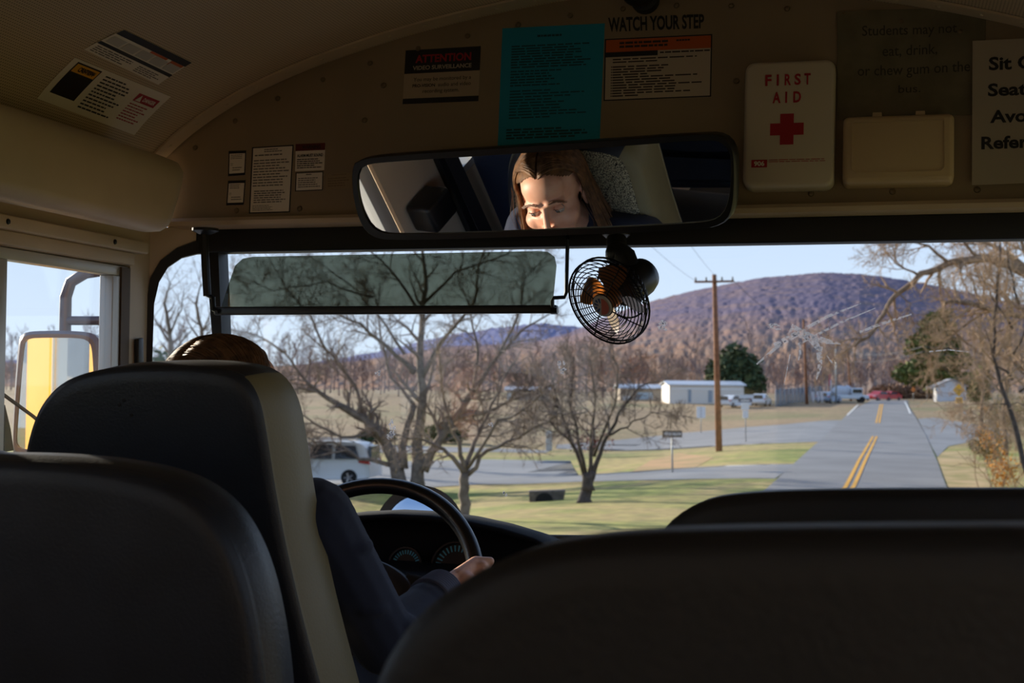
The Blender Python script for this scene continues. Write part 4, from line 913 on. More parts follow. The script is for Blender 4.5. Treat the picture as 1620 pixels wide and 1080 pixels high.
# sweater and trousers
mb = MB(); mb.ell((-.607, 2.16, 1.80), (.178, .118, .185)); mb.ell((-.607, 2.15, 1.60), (.168, .122, .16)); mb.caps(SHL, SHR, .068, .068); mb.caps([-.612, 2.165, 1.97], [-.612, 2.165, 1.9], .064, .09)
for s, e, w_ in ((SHR, ELR, WRR), (SHL, ELL, WRL)):
    wv = w_ + (e - w_) * .10; mb.caps(s, e, .069, .058); mb.caps(e, wv, .056, .036); d_ = nrm(e - w_)
    for k in range(3): mb.caps(wv + d_ * (.012 + .022 * k), wv + d_ * (.014 + .022 * k), .041 + .002 * k, .041 + .002 * k)
    for k in range(5): a = k * 1.7; q = s + (e - s) * (.25 + .16 * k); mb.ell(q + np.array([math.cos(a), math.sin(a), .3]) * .03, (.044, .044, .02))
me = remesh(mb, .005, 3, 'sweater'); attach(me, 'sweater', KNIT, t)
CUF = mat('ribbed_cuff_knit', (88, 90, 108), .9)
for w_, e in ((WRR, ELR), (WRL, ELL)):
    mb = MB(); d_ = nrm(e - w_); c0 = w_ + (e - w_) * .02; ring = []
    for k in range(26):
        u = k / 25; ring.append((.0405 + .005 * u + .0022 * abs(math.sin(u * 26)), u * .056))
    mb.lathe([(.029, .004)] + ring, c0, d_, 28); mb.build('cuff', CUF, t, smooth='all')
mb = MB()
for s in (-1, 1):
    hip = np.array([-.607 + s * .09, 2.18, 1.56]); kn = np.array([-.60 + s * .13, 2.58, 1.56]); an = np.array([-.60 + s * .13, 2.60, FZ + .10]); mb.caps(hip, kn, .094, .067); mb.caps(kn, an, .065, .05)
mb.ell((-.607, 2.15, 1.55), (.172, .125, .10)); me = remesh(mb, .008, 3, 'trousers'); attach(me, 'trousers', mat('dark_denim', (34, 38, 50), .8), t)
for s in (-1, 1): x = -.60 + s * .13; mb = MB(); mb.ell((x, 2.64, FZ + .045), (.046, .13, .045), 16, 10); mb.build('shoe', BLKP, t, smooth='all')
# ------------------------------------------------------------------ the land outside
_ys = np.arange(-80, 460, 1.0)
def smoothed(kx, ky, n=9):
    z = np.interp(_ys, kx, ky)
    for _ in range(3): z = np.convolve(np.r_[[z[0]] * n, z, [z[-1]] * n], np.ones(2 * n + 1) / (2 * n + 1), 'valid')
    return z
ROADZ = smoothed([-80, 8, 25, 42, 95, 130, 165, 200, 240, 300, 380, 460], [0, 0, -.55, -.98, -.98, -.40, .25, .52, .55, .75, 1.1, 1.5], 6)
LEFTW = smoothed([-80, 10, 40, 95, 150, 175, 460], [0, 0, 1, 1, .45, .12, 0], 6)
def gz(x, y):
    u = min(1, max(0, (-(x - .5) - 3) / 15)); u = u * u * (3 - 2 * u)
    z = np.interp(y, _ys, ROADZ) - 1.0 * u * np.interp(y, _ys, LEFTW)
    z -= .75 * math.exp(-((x + 17.5) / 3.0) ** 2 - ((y - 42) / 7) ** 2)                 # ditch before the culvert
    v = min(1, max(0, ((x - .5) - 4.5) / 12)); z += .55 * v * v * (3 - 2 * v) * min(1, max(0, (y - 8) / 25))
    return z
def ground(px, py, tmax=600):
    d = ray(px, py); t = 4.; st = 1.0
    while t < tmax:
        p = CAM + d * t
        if p[2] < gz(p[0], p[1]):
            lo, hi = t - st, t
            for _ in range(24):
                m = (lo + hi) / 2; q = CAM + d * m
                if q[2] < gz(q[0], q[1]): hi = m
                else: lo = m
            return CAM + d * hi
        t += st
    return CAM + d * tmax
def on_ground(x, y, up=0.): return np.array([x, y, gz(x, y) + up])
def column_at(px, dist):
    """the ground point under a column of the photo at a given distance along the camera axis"""
    p = atD(px, 600, dist); return on_ground(p[0], p[1])
def grass_mat():
    m = mat('lawn_grass', (150, 140, 70), .9); t = m.node_tree; b = t.nodes['Principled BSDF']; c = t.nodes.new('ShaderNodeTexCoord')
    def ramp(scale, cols, detail=6, dist=0.):
        n = t.nodes.new('ShaderNodeTexNoise'); n.inputs['Scale'].default_value = scale; n.inputs['Detail'].default_value = detail; n.inputs['Distortion'].default_value = dist; t.links.new(c.outputs['Object'], n.inputs['Vector'])
        r = t.nodes.new('ShaderNodeValToRGB'); t.links.new(n.outputs['Fac'], r.inputs[0]); r.color_ramp.elements[0].position = .32; r.color_ramp.elements[1].position = .68
        r.color_ramp.elements[0].color = lin(cols[0]); r.color_ramp.elements[1].color = lin(cols[-1])
        for i, k in enumerate(cols[1:-1]): r.color_ramp.elements.new(.32 + .36 * (i + 1) / (len(cols) - 1)).color = lin(k)
        return r
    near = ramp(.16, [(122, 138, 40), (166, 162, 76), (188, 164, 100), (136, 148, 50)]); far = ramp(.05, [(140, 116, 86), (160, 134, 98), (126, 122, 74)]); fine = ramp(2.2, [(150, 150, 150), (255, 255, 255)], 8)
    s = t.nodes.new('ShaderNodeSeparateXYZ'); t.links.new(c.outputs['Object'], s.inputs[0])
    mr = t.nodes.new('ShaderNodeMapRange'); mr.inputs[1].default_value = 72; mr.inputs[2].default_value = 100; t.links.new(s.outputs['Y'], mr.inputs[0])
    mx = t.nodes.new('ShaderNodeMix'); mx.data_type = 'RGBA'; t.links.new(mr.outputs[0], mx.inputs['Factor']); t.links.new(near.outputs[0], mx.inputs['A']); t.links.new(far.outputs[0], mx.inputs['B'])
    m2 = t.nodes.new('ShaderNodeMix'); m2.data_type = 'RGBA'; m2.blend_type = 'MULTIPLY'; m2.inputs['Factor'].default_value = .75; t.links.new(mx.outputs['Result'], m2.inputs['A']); t.links.new(fine.outputs[0], m2.inputs['B'])
    t.links.new(m2.outputs['Result'], b.inputs['Base Color']); return m
xs = np.r_[np.arange(-330, -60, 10), np.arange(-60, -24, 2), np.arange(-24, 12, .8), np.arange(12, 40, 2), np.arange(40, 161, 10)]
ys = np.r_[np.arange(-60, 0, 6), np.arange(0, 100, 1.0), np.arange(100, 220, 2.5), np.arange(220, 455, 8)]
mb = MB(); nx, ny = len(xs), len(ys); mb.add([(x, y, gz(x, y) - .03) for y in ys for x in xs], [(j * nx + i, j * nx + i + 1, (j + 1) * nx + i + 1, (j + 1) * nx + i) for j in range(ny - 1) for i in range(nx - 1)])
struct(mb.build('ground', grass_mat(), smooth='all', origin=(0, 0, 0)))
def drape(name, polys, m, up=.0, step=2.0):
    """a flat surface (road, car park) that follows the ground"""
    me = D.meshes.new(name); bm = bmesh.new()
    for pl in polys:
        P = np.array([p[:2] for p in pl]); bm.faces.new([bm.verts.new((x, y, 0)) for x, y in P])
    bmesh.ops.triangulate(bm, faces=bm.faces)
    V = np.array([v.co[:2] for v in bm.verts])
    for ax in (0, 1):
        for k in np.arange(math.floor(V[:, ax].min() / step) * step, V[:, ax].max(), step):
            n = (1, 0, 0) if ax == 0 else (0, 1, 0); bmesh.ops.bisect_plane(bm, geom=bm.verts[:] + bm.edges[:] + bm.faces[:], plane_co=(k, k, 0), plane_no=n)
    bmesh.ops.triangulate(bm, faces=bm.faces)
    for v in bm.verts: v.co.z = gz(v.co.x, v.co.y) + up
    bmesh.ops.recalc_face_normals(bm, faces=bm.faces); bm.to_mesh(me); bm.free(); me.materials.append(m); me.polygons.foreach_set('use_smooth', [True] * len(me.polygons))
    o = D.objects.new(name, me); COL.objects.link(o); return o
ASPH = mat('asphalt', (128, 130, 134), .85, noise=(.35, (112, 114, 119), .35, .65), bump=(40, .15))
ASPH2 = mat('worn_asphalt', (130, 134, 140), .85, noise=(.3, (114, 118, 125), .35, .65))
G = lambda px, py: ground(px, py)
le = [G(*p) for p in [(1208, 776), (1240, 747), (1288, 704), (1318, 676), (1345, 651), (1372, 637)]]; re_ = [G(*p) for p in [(1500, 776), (1483, 730), (1466, 690), (1450, 662), (1437, 642)]]
far = on_ground(le[-1][0] + 3.5, 215); ext = lambda a, b_, y: on_ground(a[0] + (b_[0] - a[0]) * (y - a[1]) / (b_[1] - a[1]), y)
near_l = [on_ground(-7.0, -60), on_ground(-7.0, 5), on_ground(-3.2, 13), on_ground(-2.5, 25)]; near_r = [on_ground(2.5, 25), on_ground(2.7, 8), on_ground(2.7, -60)]
re2 = re_ + [on_ground(re_[-1][0] + .6, 215)]
struct(drape('road', [near_l + le + [on_ground(le[-1][0] + .2, 215)] + re2[::-1] + near_r], ASPH, .0))
side = [G(*p) for p in [(1330, 664), (1300, 665), (1240, 671), (1179, 675), (1081, 684), (970, 696), (880, 703), (880, 709), (967, 702), (1098, 699), (1240, 700), (1296, 698)]]
struct(drape('road_side', [side], ASPH2, -.015))
lane = [G(*p) for p in [(1258, 733), (1180, 741), (1060, 748), (915, 751), (790, 754), (902, 728), (775, 726), (677, 728), (560, 730), (420, 732), (420, 790), (560, 780), (673, 770), (760, 765), (917, 761), (1060, 758), (1226, 756)]]
struct(drape('ground_car_park', [lane], ASPH2, -.015))
lane2 = [G(*p) for p in [(420, 703), (590, 703), (708, 706), (800, 709), (872, 712), (860, 716), (780, 714), (590, 716), (420, 717)]]
struct(drape('ground_upper_lane', [lane2], ASPH2, -.015))
drv = [G(*p) for p in [(1452, 662), (1478, 660), (1520, 667), (1585, 678), (1600, 688), (1540, 697), (1500, 705), (1483, 722), (1466, 690)]]
struct(drape('road_driveway', [drv], ASPH2, -.015))
def stripe(name, pxs, width, m, up=.012):
    P = [G(*p) for p in pxs]; a = []; b_ = []
    for i, p in enumerate(P):
        d = nrm(P[min(i + 1, len(P) - 1)] - P[max(i - 1, 0)]); s_ = np.array([d[1], -d[0], 0]) * width / 2; a.append(p - s_); b_.append(p + s_)
    return struct(drape(name, [a + b_[::-1]], m, up))
YLN = mat('road_paint_yellow', (226, 166, 40), .7); WLN = mat('road_paint_white', (226, 226, 222), .7)
stripe('road_marking_yellow', [(1333, 778), (1358, 730), (1381, 690)], .13, YLN); stripe('road_marking_yellow', [(1346, 778), (1368, 730), (1387, 690)], .13, YLN)
stripe('road_marking_yellow', [(1386, 669), (1390, 652), (1393, 639)], .14, YLN); stripe('road_marking_yellow', [(1391, 669), (1394, 652), (1396.5, 639)], .14, YLN)
stripe('road_marking_white', [(1340, 657), (1358, 640)], .16, WLN); stripe('road_marking_white', [(1440, 654), (1431, 635)], .16, WLN)
# dirt verge beside the road
VERGE = mat('dry_verge', (186, 158, 112), .95, noise=(.8, (140, 130, 70), .4, .65))
struct(drape('ground_verge', [[G(*p) for p in [(1501, 776), (1484, 730), (1482, 714), (1530, 712), (1560, 740), (1570, 776)]]], VERGE, -.02))
struct(drape('ground_bank', [[G(*p) for p in [(995, 747), (1030, 727), (1075, 716), (1130, 722), (1100, 738), (1060, 746)]]], mat('bare_earth_bank', (182, 142, 98), .95, noise=(.5, (150, 128, 80), .4, .6)), -.02))

# ------------------------------------------------------------------ ridge and its woods
RIDGE = [(-400, 560), (300, 585), (460, 578), (560, 572), (640, 560), (700, 548), (790, 545), (850, 540), (905, 525), (960, 500), (1000, 486), (1040, 474), (1100, 459), (1200, 440), (1300, 431), (1360, 433), (1420, 441), (1500, 456), (1620, 482), (1900, 530), (2300, 570)]
RIDGE2 = [(-400, 560), (460, 580), (600, 556), (700, 532), (780, 519), (860, 511), (920, 517), (990, 510), (1100, 505), (1300, 520)]
def hill(name, ridge, r0, r1, nr, cols, amp, seed, bumps):
    pxs = np.arange(ridge[0][0], ridge[-1][0], 3.0); top = np.interp(pxs, [p[0] for p in ridge], [p[1] for p in ridge]); rg = np.random.RandomState(seed); n = len(pxs)
    vs_ = []; base = [gz(*atD(px, 600, min(r0, 440))[:2]) if r0 < 460 else 2. for px in pxs]
    g1 = rg.rand(nr + 12, n + 40); 
    for i, px in enumerate(pxs):
        d = ray(px, top[i]); hz = CAM[2] + d[2] * r1
        for k in range(nr):
            u = k / (nr - 1); r = r0 + (r1 - r0) * u; s_ = u ** 1.15 * (1.35 - .35 * u); p = CAM + d * r
            z = base[i] + (hz - base[i]) * s_ + amp * (g1[k, i] + .7 * g1[k // 2, i // 2 + 7] + .9 * g1[k // 4, i // 4 + 20] - 1.3) * (0 if k == 0 else 1)
            vs_.append((p[0], p[1], z))
        p = CAM + d * (r1 * 1.15); vs_.append((p[0], p[1], base[i]))
    m_ = nr + 1; fs = [(i * m_ + k, i * m_ + k + 1, (i + 1) * m_ + k + 1, (i + 1) * m_ + k) for i in range(n - 1) for k in range(m_ - 1)]
    m = mat(name + '_hazed_canopy', cols[0], 1.0); t = m.node_tree; b = t.nodes['Principled BSDF']; b.inputs['Specular IOR Level'].default_value = 0; c = t.nodes.new('ShaderNodeTexCoord')
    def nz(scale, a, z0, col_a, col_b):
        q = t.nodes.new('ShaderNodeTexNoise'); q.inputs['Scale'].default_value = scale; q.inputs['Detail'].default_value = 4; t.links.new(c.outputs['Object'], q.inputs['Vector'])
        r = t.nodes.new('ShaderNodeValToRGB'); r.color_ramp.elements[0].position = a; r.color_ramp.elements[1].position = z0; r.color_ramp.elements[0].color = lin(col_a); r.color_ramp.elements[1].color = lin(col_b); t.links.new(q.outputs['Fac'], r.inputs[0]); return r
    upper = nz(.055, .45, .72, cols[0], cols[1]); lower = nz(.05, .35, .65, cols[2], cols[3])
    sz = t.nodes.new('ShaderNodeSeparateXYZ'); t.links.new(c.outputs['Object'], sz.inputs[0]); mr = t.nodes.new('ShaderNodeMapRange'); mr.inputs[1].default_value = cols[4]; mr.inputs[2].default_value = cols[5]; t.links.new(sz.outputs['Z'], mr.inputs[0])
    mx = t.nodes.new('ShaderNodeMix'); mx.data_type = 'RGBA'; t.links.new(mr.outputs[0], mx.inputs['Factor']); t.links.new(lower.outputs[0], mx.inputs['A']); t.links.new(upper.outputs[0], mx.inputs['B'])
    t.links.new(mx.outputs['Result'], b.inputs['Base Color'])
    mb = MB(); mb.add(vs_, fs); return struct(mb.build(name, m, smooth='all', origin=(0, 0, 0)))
hill('hill', RIDGE, 330, 1050, 110, ((120, 112, 130), (146, 126, 122), (146, 130, 120), (168, 134, 112), 14, 38), .55, 1, 0)  # bluish-purple upper tones have distance haze painted into the canopy colour
hill('hill_far', RIDGE2, 1300, 2400, 50, ((128, 132, 164), (138, 136, 162), (128, 130, 158), (140, 136, 160), 0, 60), 2., 2, 0)  # blue of the far ridge is aerial haze put into its colours
# ------------------------------------------------------------------ trees
BARK = mat('grey_bark', (128, 114, 104), .9, noise=(6, (96, 84, 76), .35, .65)); TWIG = mat('twig_bark', (134, 118, 108), .9)
BARKD = mat('dark_bark', (92, 82, 78), .9, noise=(8, (66, 58, 54), .35, .65)); TWIGP = mat('pale_twig_bark', (164, 138, 112), .9); BARKP = mat('pale_bark', (150, 128, 106), .9, noise=(6, (112, 94, 80), .35, .65))
def wander(p, d, L, n, rg, bend=.25, up=.0):
    pts = [np.array(p, float)]; d = nrm(d)
    for _ in range(n):
        d = nrm(d + np.array([rg.gauss(0, bend), rg.gauss(0, bend), rg.gauss(0, bend) + up]) * .6); pts.append(pts[-1] + d * L / n)
    return pts
def sprout(mb, path, rads, rg, lvl, n, ln, bend=.28, up=.06, start=.25, maxlvl=3, droop=0., sides=3, rmin=.007):
    """side branches along a path, themselves branching"""
    P = np.array(path); m = len(P) - 1; side = nrm(np.cross(P[-1] - P[0] + 1e-3, [.3, .2, 1]))
    if lvl >= 3:
        for k in range(n):                                             # the finest twigs: bent spikes
            f = (start + (1 - start) * rg.random()) * m; i = min(int(f), m - 1); p = P[i] + (P[i + 1] - P[i]) * (f - i); e = P[i + 1] - P[i]; e = e / (math.sqrt(e @ e) + 1e-9)
            v = e * rg.uniform(.3, .9) + np.array([rg.gauss(0, .6), rg.gauss(0, .6), rg.gauss(0, .6) + up]); v = v / math.sqrt(v @ v); L = ln * rg.uniform(.5, 1.2); q = p + v * L * .5; v2 = v + np.array([rg.gauss(0, .3), rg.gauss(0, .3), rg.gauss(0, .3) + up]); w_ = q + v2 * L * .5; r = rmin
            s1 = np.array([v[1] * r, -v[0] * r, 0]) + 1e-5; s2 = np.array([v[2] * r * .5, 0, r - abs(v[2]) * r])
            mb.add([p - s1, p + s1, p + s2, q - s1 * .8, q + s1 * .8, q + s2 * .8, w_], [(0, 1, 4, 3), (1, 2, 5, 4), (2, 0, 3, 5), (3, 4, 6), (4, 5, 6), (5, 3, 6)])
        return
    for k in range(n):
        t = start + (1 - start) * (k + rg.random()) / n; f = t * m; i = min(int(f), m - 1); p = P[i] + (P[i + 1] - P[i]) * (f - i); d = nrm(P[i + 1] - P[i])
        r0 = (rads[i] + (rads[i + 1] - rads[i]) * (f - i)) * .62; a = rg.uniform(0, 2 * math.pi); q = nrm(np.cross(d, [math.cos(a), math.sin(a), rg.uniform(-1, 1)]))
        dd = nrm(d * rg.uniform(.4, 1.0) + q * rg.uniform(.6, 1.1) + np.array([0, 0, up - droop * lvl])); L = ln * rg.uniform(.55, 1.15) * (1.1 - .45 * t); ns = 5 if lvl < 2 else 3
        path2 = wander(p, dd, L, ns, rg, bend, up * .6 - droop * .5); rr = [max(r0 * (1 - .85 * j / ns), rmin) for j in range(ns + 1)]
        mb.tube(path2, rr, 5 if lvl < 2 else sides, cap=False)
        if lvl < maxlvl: sprout(mb, path2, rr, rg, lvl + 1, max(3, int(n * .85)), L * .55, bend, up, .15, maxlvl, droop, sides, rmin)
def photo_tree(name, label, cat, depth, trunks, limbs, r0, rg, bark, twig, n=7, ln=2.2, maxlvl=3, spread=1.0, group=None, droop=0., foot=None):
    """a bare tree whose trunks and main limbs follow the photo at one distance, with limbs also leaning to and fro"""
    base = foot if foot is not None else atD(*trunks[0][0][0], depth); t = thing(name, label, cat, base, group)
    mb = MB(); mb2 = MB()
    for kind, L in ((0, trunks), (1, limbs)):
        for px, r_a, r_b in L:
            sl = rg.uniform(-.35, .35) * spread if kind else 0; P = [atD(x, y, depth) for x, y in px]; Q = []; acc = 0
            for i, p in enumerate(P):
                if i: acc += np.linalg.norm(P[i] - P[i - 1])
                Q.append(p + CF * acc * sl)
            F_ = []; 
            for i in range(len(Q) - 1):
                for k in range(3): F_.append(Q[i] + (Q[i + 1] - Q[i]) * k / 3 + np.array([rg.gauss(0, .03), 0, rg.gauss(0, .03)]) * (1 if i + k else 0))
            F_.append(Q[-1]); rr = [r_a + (r_b - r_a) * (i / (len(F_) - 1)) ** .7 for i in range(len(F_))]
            if kind == 0: rr[0] *= 1.35
            mb.tube(F_, rr, 9)
            if kind or len(px) > 3: sprout(mb2, F_, rr, rg, 1, n, ln, maxlvl=maxlvl, droop=droop, start=.3)
    mb.build('trunk', bark, t, smooth='all'); mb2.build('branches', twig, t, smooth='all'); return t
rg = random.Random(21)
dA = ground(645, 776) ; dA_ = (dA - CAM) @ CF
photo_tree('bare_tree', 'big bare many-stemmed tree right behind the steering wheel', 'tree', dA_,
    [([(638, 780), (622, 722), (604, 692), (578, 664), (535, 640)], .34, .14), ([(660, 780), (660, 700), (668, 640), (665, 570), (668, 500), (674, 440), (664, 370)], .30, .05), ([(668, 742), (690, 700), (722, 660), (748, 620)], .22, .13), ([(636, 740), (640, 690), (655, 640)], .2, .12)],
    [([(535, 640), (505, 620), (480, 600), (450, 558)], .13, .03), ([(578, 664), (560, 610), (520, 560), (470, 520)], .10, .02), ([(655, 590), (615, 550), (575, 515), (540, 498), (500, 480)], .11, .02), ([(748, 620), (790, 560), (830, 520), (900, 475)], .12, .02), ([(722, 660), (760, 655), (830, 625), (900, 600), (970, 585)], .10, .015), ([(616, 735), (570, 726), (528, 700), (495, 706), (470, 700)], .10, .02),
     ([(666, 600), (700, 540), (752, 480), (760, 420), (790, 350)], .11, .02), ([(668, 500), (630, 440), (590, 400), (550, 360)], .08, .015), ([(670, 480), (720, 430), (800, 400), (850, 350)], .08, .015), ([(748, 620), (755, 560), (745, 500), (720, 420)], .09, .015), ([(600, 690), (540, 690), (480, 660), (440, 640)], .08, .015), ([(655, 640), (620, 600), (600, 540), (590, 470), (560, 420)], .08, .015), ([(690, 700), (730, 690), (790, 690), (850, 665)], .07, .012), ([(790, 560), (820, 500), (830, 440), (870, 400)], .07, .012), ([(520, 560), (490, 500), (450, 450), (420, 400)], .06, .012), ([(640, 560), (600, 500), (540, 440), (480, 400)], .07, .012), ([(590, 470), (520, 450), (440, 460), (390, 440)], .05, .012), ([(450, 558), (410, 530), (370, 520)], .05, .012)],
    .3, rg, BARK, TWIG, 13, 2.1, foot=dA)
dB = ground(735, 822); photo_tree('bare_tree', 'slender bare forked tree just right of the steering wheel', 'tree', (dB - CAM) @ CF,
    [([(738, 830), (733, 780), (736, 748)], .14, .11)],
    [([(735, 750), (718, 722), (692, 704), (662, 690), (620, 690)], .075, .012), ([(736, 750), (726, 700), (706, 655), (700, 590), (690, 540)], .07, .012), ([(737, 750), (750, 700), (768, 660), (795, 600), (824, 555)], .075, .012), ([(738, 752), (772, 712), (822, 690), (885, 655), (930, 650)], .065, .01), ([(740, 740), (790, 665), (840, 640), (880, 590)], .05, .01)],
    .14, rg, BARK, TWIG, 11, 1.25, foot=dB)
dC = ground(925, 793); photo_tree('bare_tree', 'dark low bare tree with fanning stems on the lawn', 'tree', (dC - CAM) @ CF,
    [([(925, 798), (930, 772), (926, 748)], .2, .13), ([(930, 775), (938, 745)], .16, .11)],
    [([(926, 752), (905, 700), (886, 645), (868, 585)], .085, .012), ([(932, 755), (936, 690), (942, 625), (930, 560)], .075, .012), ([(937, 752), (955, 700), (978, 655), (1012, 612), (1065, 596)], .085, .012), ([(925, 745), (915, 690), (900, 635), (905, 560)], .07, .012), ([(960, 690), (990, 672), (1030, 652), (1070, 655)], .04, .008), ([(886, 645), (850, 620), (815, 615)], .045, .01), ([(940, 720), (970, 640), (975, 580), (960, 540)], .05, .01), ([(905, 700), (870, 670), (840, 660)], .04, .008)],
    .2, rg, BARKD, mat('dark_twig', (106, 92, 88), .9), 12, 1.3, foot=dC)
for i, (px, label) in enumerate([(268, 'faint bare tree behind the corner window, tall and forked'), (318, 'faint bare tree behind the windscreen pillar')]):
    photo_tree('bare_tree', label, 'tree', 78 + 8 * i, [([(px + 8, 640), (px + 2, 560), (px, 520), (px - 8, 480)], .2, .08)], [([(px, 540), (px - 20, 510), (px - 30, 470)], .08, .01), ([(px, 530), (px + 20, 490), (px + 26, 450)], .08, .01), ([(px - 8, 480), (px + 2, 450), (px - 4, 425)], .07, .01), ([(px + 2, 560), (px + 30, 530), (px + 50, 500)], .07, .01)], .2, rg, BARK, TWIG, 6, 2.2, foot=column_at(px + 8, 78 + 8 * i))
# the big limb and thicket on the right
dR = 46.; foot = column_at(1700, dR); fp = (CAM[0], 0)
photo_tree('bare_tree', 'bare tree on the right whose long limb droops over the road', 'tree', dR, [([(1712, 800), (1700, 680), (1672, 540), (1640, 440)], .42, .22)],
    [([(1645, 450), (1600, 418), (1550, 408), (1500, 416), (1455, 436), (1418, 464), (1396, 496), (1376, 532), (1352, 548)], .2, .035), ([(1376, 532), (1350, 534), (1320, 546)], .05, .012), ([(1640, 440), (1590, 395), (1540, 375), (1480, 350)], .14, .02), ([(1500, 416), (1470, 390), (1430, 380), (1390, 395)], .07, .012), ([(1550, 408), (1520, 380), (1490, 360)], .07, .012), ([(1455, 436), (1425, 425), (1400, 400)], .05, .01), ([(1672, 540), (1620, 500), (1560, 488), (1510, 478), (1485, 480)], .14, .06), ([(1560, 488), (1520, 520), (1480, 552), (1444, 582)], .05, .012), ([(1505, 520), (1540, 550), (1556, 610)], .045, .01), ([(1660, 520), (1610, 480), (1570, 450), (1540, 430)], .09, .015), ([(1640, 440), (1610, 380), (1570, 330)], .12, .02), ([(1690, 640), (1640, 590), (1590, 560), (1550, 555)], .08, .012), ([(1418, 464), (1440, 480), (1430, 510)], .03, .008), ([(1640, 440), (1640, 380), (1620, 320)], .12, .02)],
    .4, rg, BARKP, TWIGP, 11, 1.9, spread=.6, foot=foot)
for i, (px, dist, pts, lab) in enumerate([(1612, 36, [(1640, 800), (1612, 690), (1588, 620), (1572, 560), (1575, 480), (1582, 380)], 'dark slanting trunk in the roadside thicket'), (1585, 52, [(1590, 720), (1588, 640), (1600, 560), (1590, 470), (1600, 370)], 'pale bare tree at the back of the roadside thicket'), (1640, 42, [(1650, 780), (1640, 680), (1625, 580), (1632, 480), (1625, 360)], 'bare tree at the photo edge in the roadside thicket'), (1560, 60, [(1556, 690), (1552, 640), (1558, 580), (1550, 520), (1560, 440)], 'thin bare tree in the roadside thicket beside the shed')]):
    d = pts; photo_tree('thicket_tree', lab, 'tree', dist, [(pts, .10 if i else .085, .03)], [([(px - 10, 600), (px - 45, 560), (px - 60, 520)], .04, .008), ([(px - 10, 560), (px + 20, 500), (px + 30, 440)], .04, .008), ([(px - 12, 640), (px - 40, 640), (px - 60, 665)], .03, .006), ([(px - 10, 520), (px - 40, 470), (px - 60, 430)], .04, .008), ([(px, 480), (px - 20, 420), (px - 30, 370)], .04, .008), ([(px, 620), (px + 40, 590), (px + 60, 540)], .04, .008)], .1, rg, BARKD if i == 0 else BARKP, TWIGP, 10, 1.6, foot=column_at(pts[0][0], dist))
def leaf_mesh(mb, centers, n, size, rg, flat=.6, mi=0):
    """n small leaf sprays scattered through the ellipsoids given as (centre, radii)"""
    vol = [a[1][0] * a[1][1] * a[1][2] for a in centers]; tot = sum(vol)
    for (c, r), v in zip(centers, vol):
        for _ in range(max(1, int(n * v / tot))):
            d = nrm([rg.gauss(0, 1), rg.gauss(0, 1), rg.gauss(0, 1)]) * rg.random() ** .38; p = np.array(c) + d * np.array(r); u = nrm([rg.gauss(0, 1), rg.gauss(0, 1), rg.gauss(0, flat)]); w_ = nrm(np.cross(u, [rg.gauss(0, 1), rg.gauss(0, 1), rg.gauss(0, 1)])); s_ = size * rg.uniform(.6, 1.4)
            mb.add([p - u * s_, p + w_ * s_ * .45, p + u * s_, p - w_ * s_ * .45], [(0, 1, 2, 3)], mi)
EVG = mat('evergreen_leaves', (52, 74, 48), .85, noise=(1.2, (86, 98, 58), .4, .7)); EVY = mat('yellow_green_leaves', (104, 112, 48), .85, noise=(.9, (60, 78, 40), .4, .65))
def evergreen(label, foot, h, w_, blobs, n, size, m, rg, cat='tree', name='evergreen_tree'):
    t = thing(name, label, cat, foot); mb = MB(); mb.tube([foot, foot + [0, 0, h * .85]], [w_ * .05 + .05, .04], 7); mb.build('trunk', BARKD, t, smooth='all')
    mb = MB(); leaf_mesh(mb, [(foot + np.array([x * w_, y * w_, z * h]), (a * w_, a * w_, b_ * h)) for x, y, z, a, b_ in blobs], n, size, rg); mb.build('foliage', m, t); return t
f = column_at(1162, 192); f[2] = CAM[2] + ray(1162, 634)[2] * 192
evergreen('broad dark evergreen tree beside the long white building', f, 8.0, 4.4, [(0, 0, .3, .95, .32), (-.15, 0, .52, .8, .28), (.2, 0, .6, .7, .25), (0, 0, .8, .48, .2), (-.5, .1, .25, .5, .25), (.6, 0, .3, .5, .3)], 5200, .42, EVG, rg)
f = column_at(1482, 208); evergreen('tall ragged evergreen tree behind the white shed', f, 13.2, 5.6, [(0, 0, .82, .5, .18), (-.1, 0, .62, .75, .16), (.15, 0, .45, .8, .14), (-.35, 0, .28, .85, .12), (.3, 0, .2, .8, .14), (-.7, 0, .36, .4, .06), (.2, 0, .98, .25, .08), (-.5, .1, .55, .4, .05)], 7000, .5, EVY, rg)
f = column_at(1552, 150); evergreen('yellow green bushy tree between the shed and the thicket', f, 5.2, 1.3, [(0, 0, .5, .8, .35), (.2, 0, .75, .6, .2), (-.2, 0, .25, .9, .2)], 1800, .22, EVY, rg)
f = column_at(258, 90); evergreen('round dark green bush seen through the corner window', f, 6.6, 2.6, [(0, 0, .55, .9, .42), (-.6, 0, .4, .7, .35), (.6, 0, .4, .7, .35)], 1700, .28, EVG, rg, 'bush', 'round_bush')
for px, py, dist, w_, h, lab in [(705, 700, 66, 1.5, 1.5, 'dark green bush behind the fork of the big bare tree'), (596, 702, 66, 1.2, 1.3, 'dark green bush left of the big bare tree trunks')]:
    f = ground(px, py); evergreen(lab, f, h, w_, [(0, 0, .5, .9, .5), (.6, 0, .4, .6, .4), (-.6, 0, .4, .6, .4)], 900, .16, EVG, rg, 'bush', 'round_bush')
f = ground(940, 722); evergreen('reddish leafed bush behind the low bare tree', f, 2.0, 1.5, [(0, 0, .5, .9, .45), (-.6, 0, .4, .5, .35)], 420, .10, mat('dark_red_leaves', (122, 58, 58), .85, noise=(2, (104, 84, 76), .4, .6)), rg, 'bush', 'red_bush')
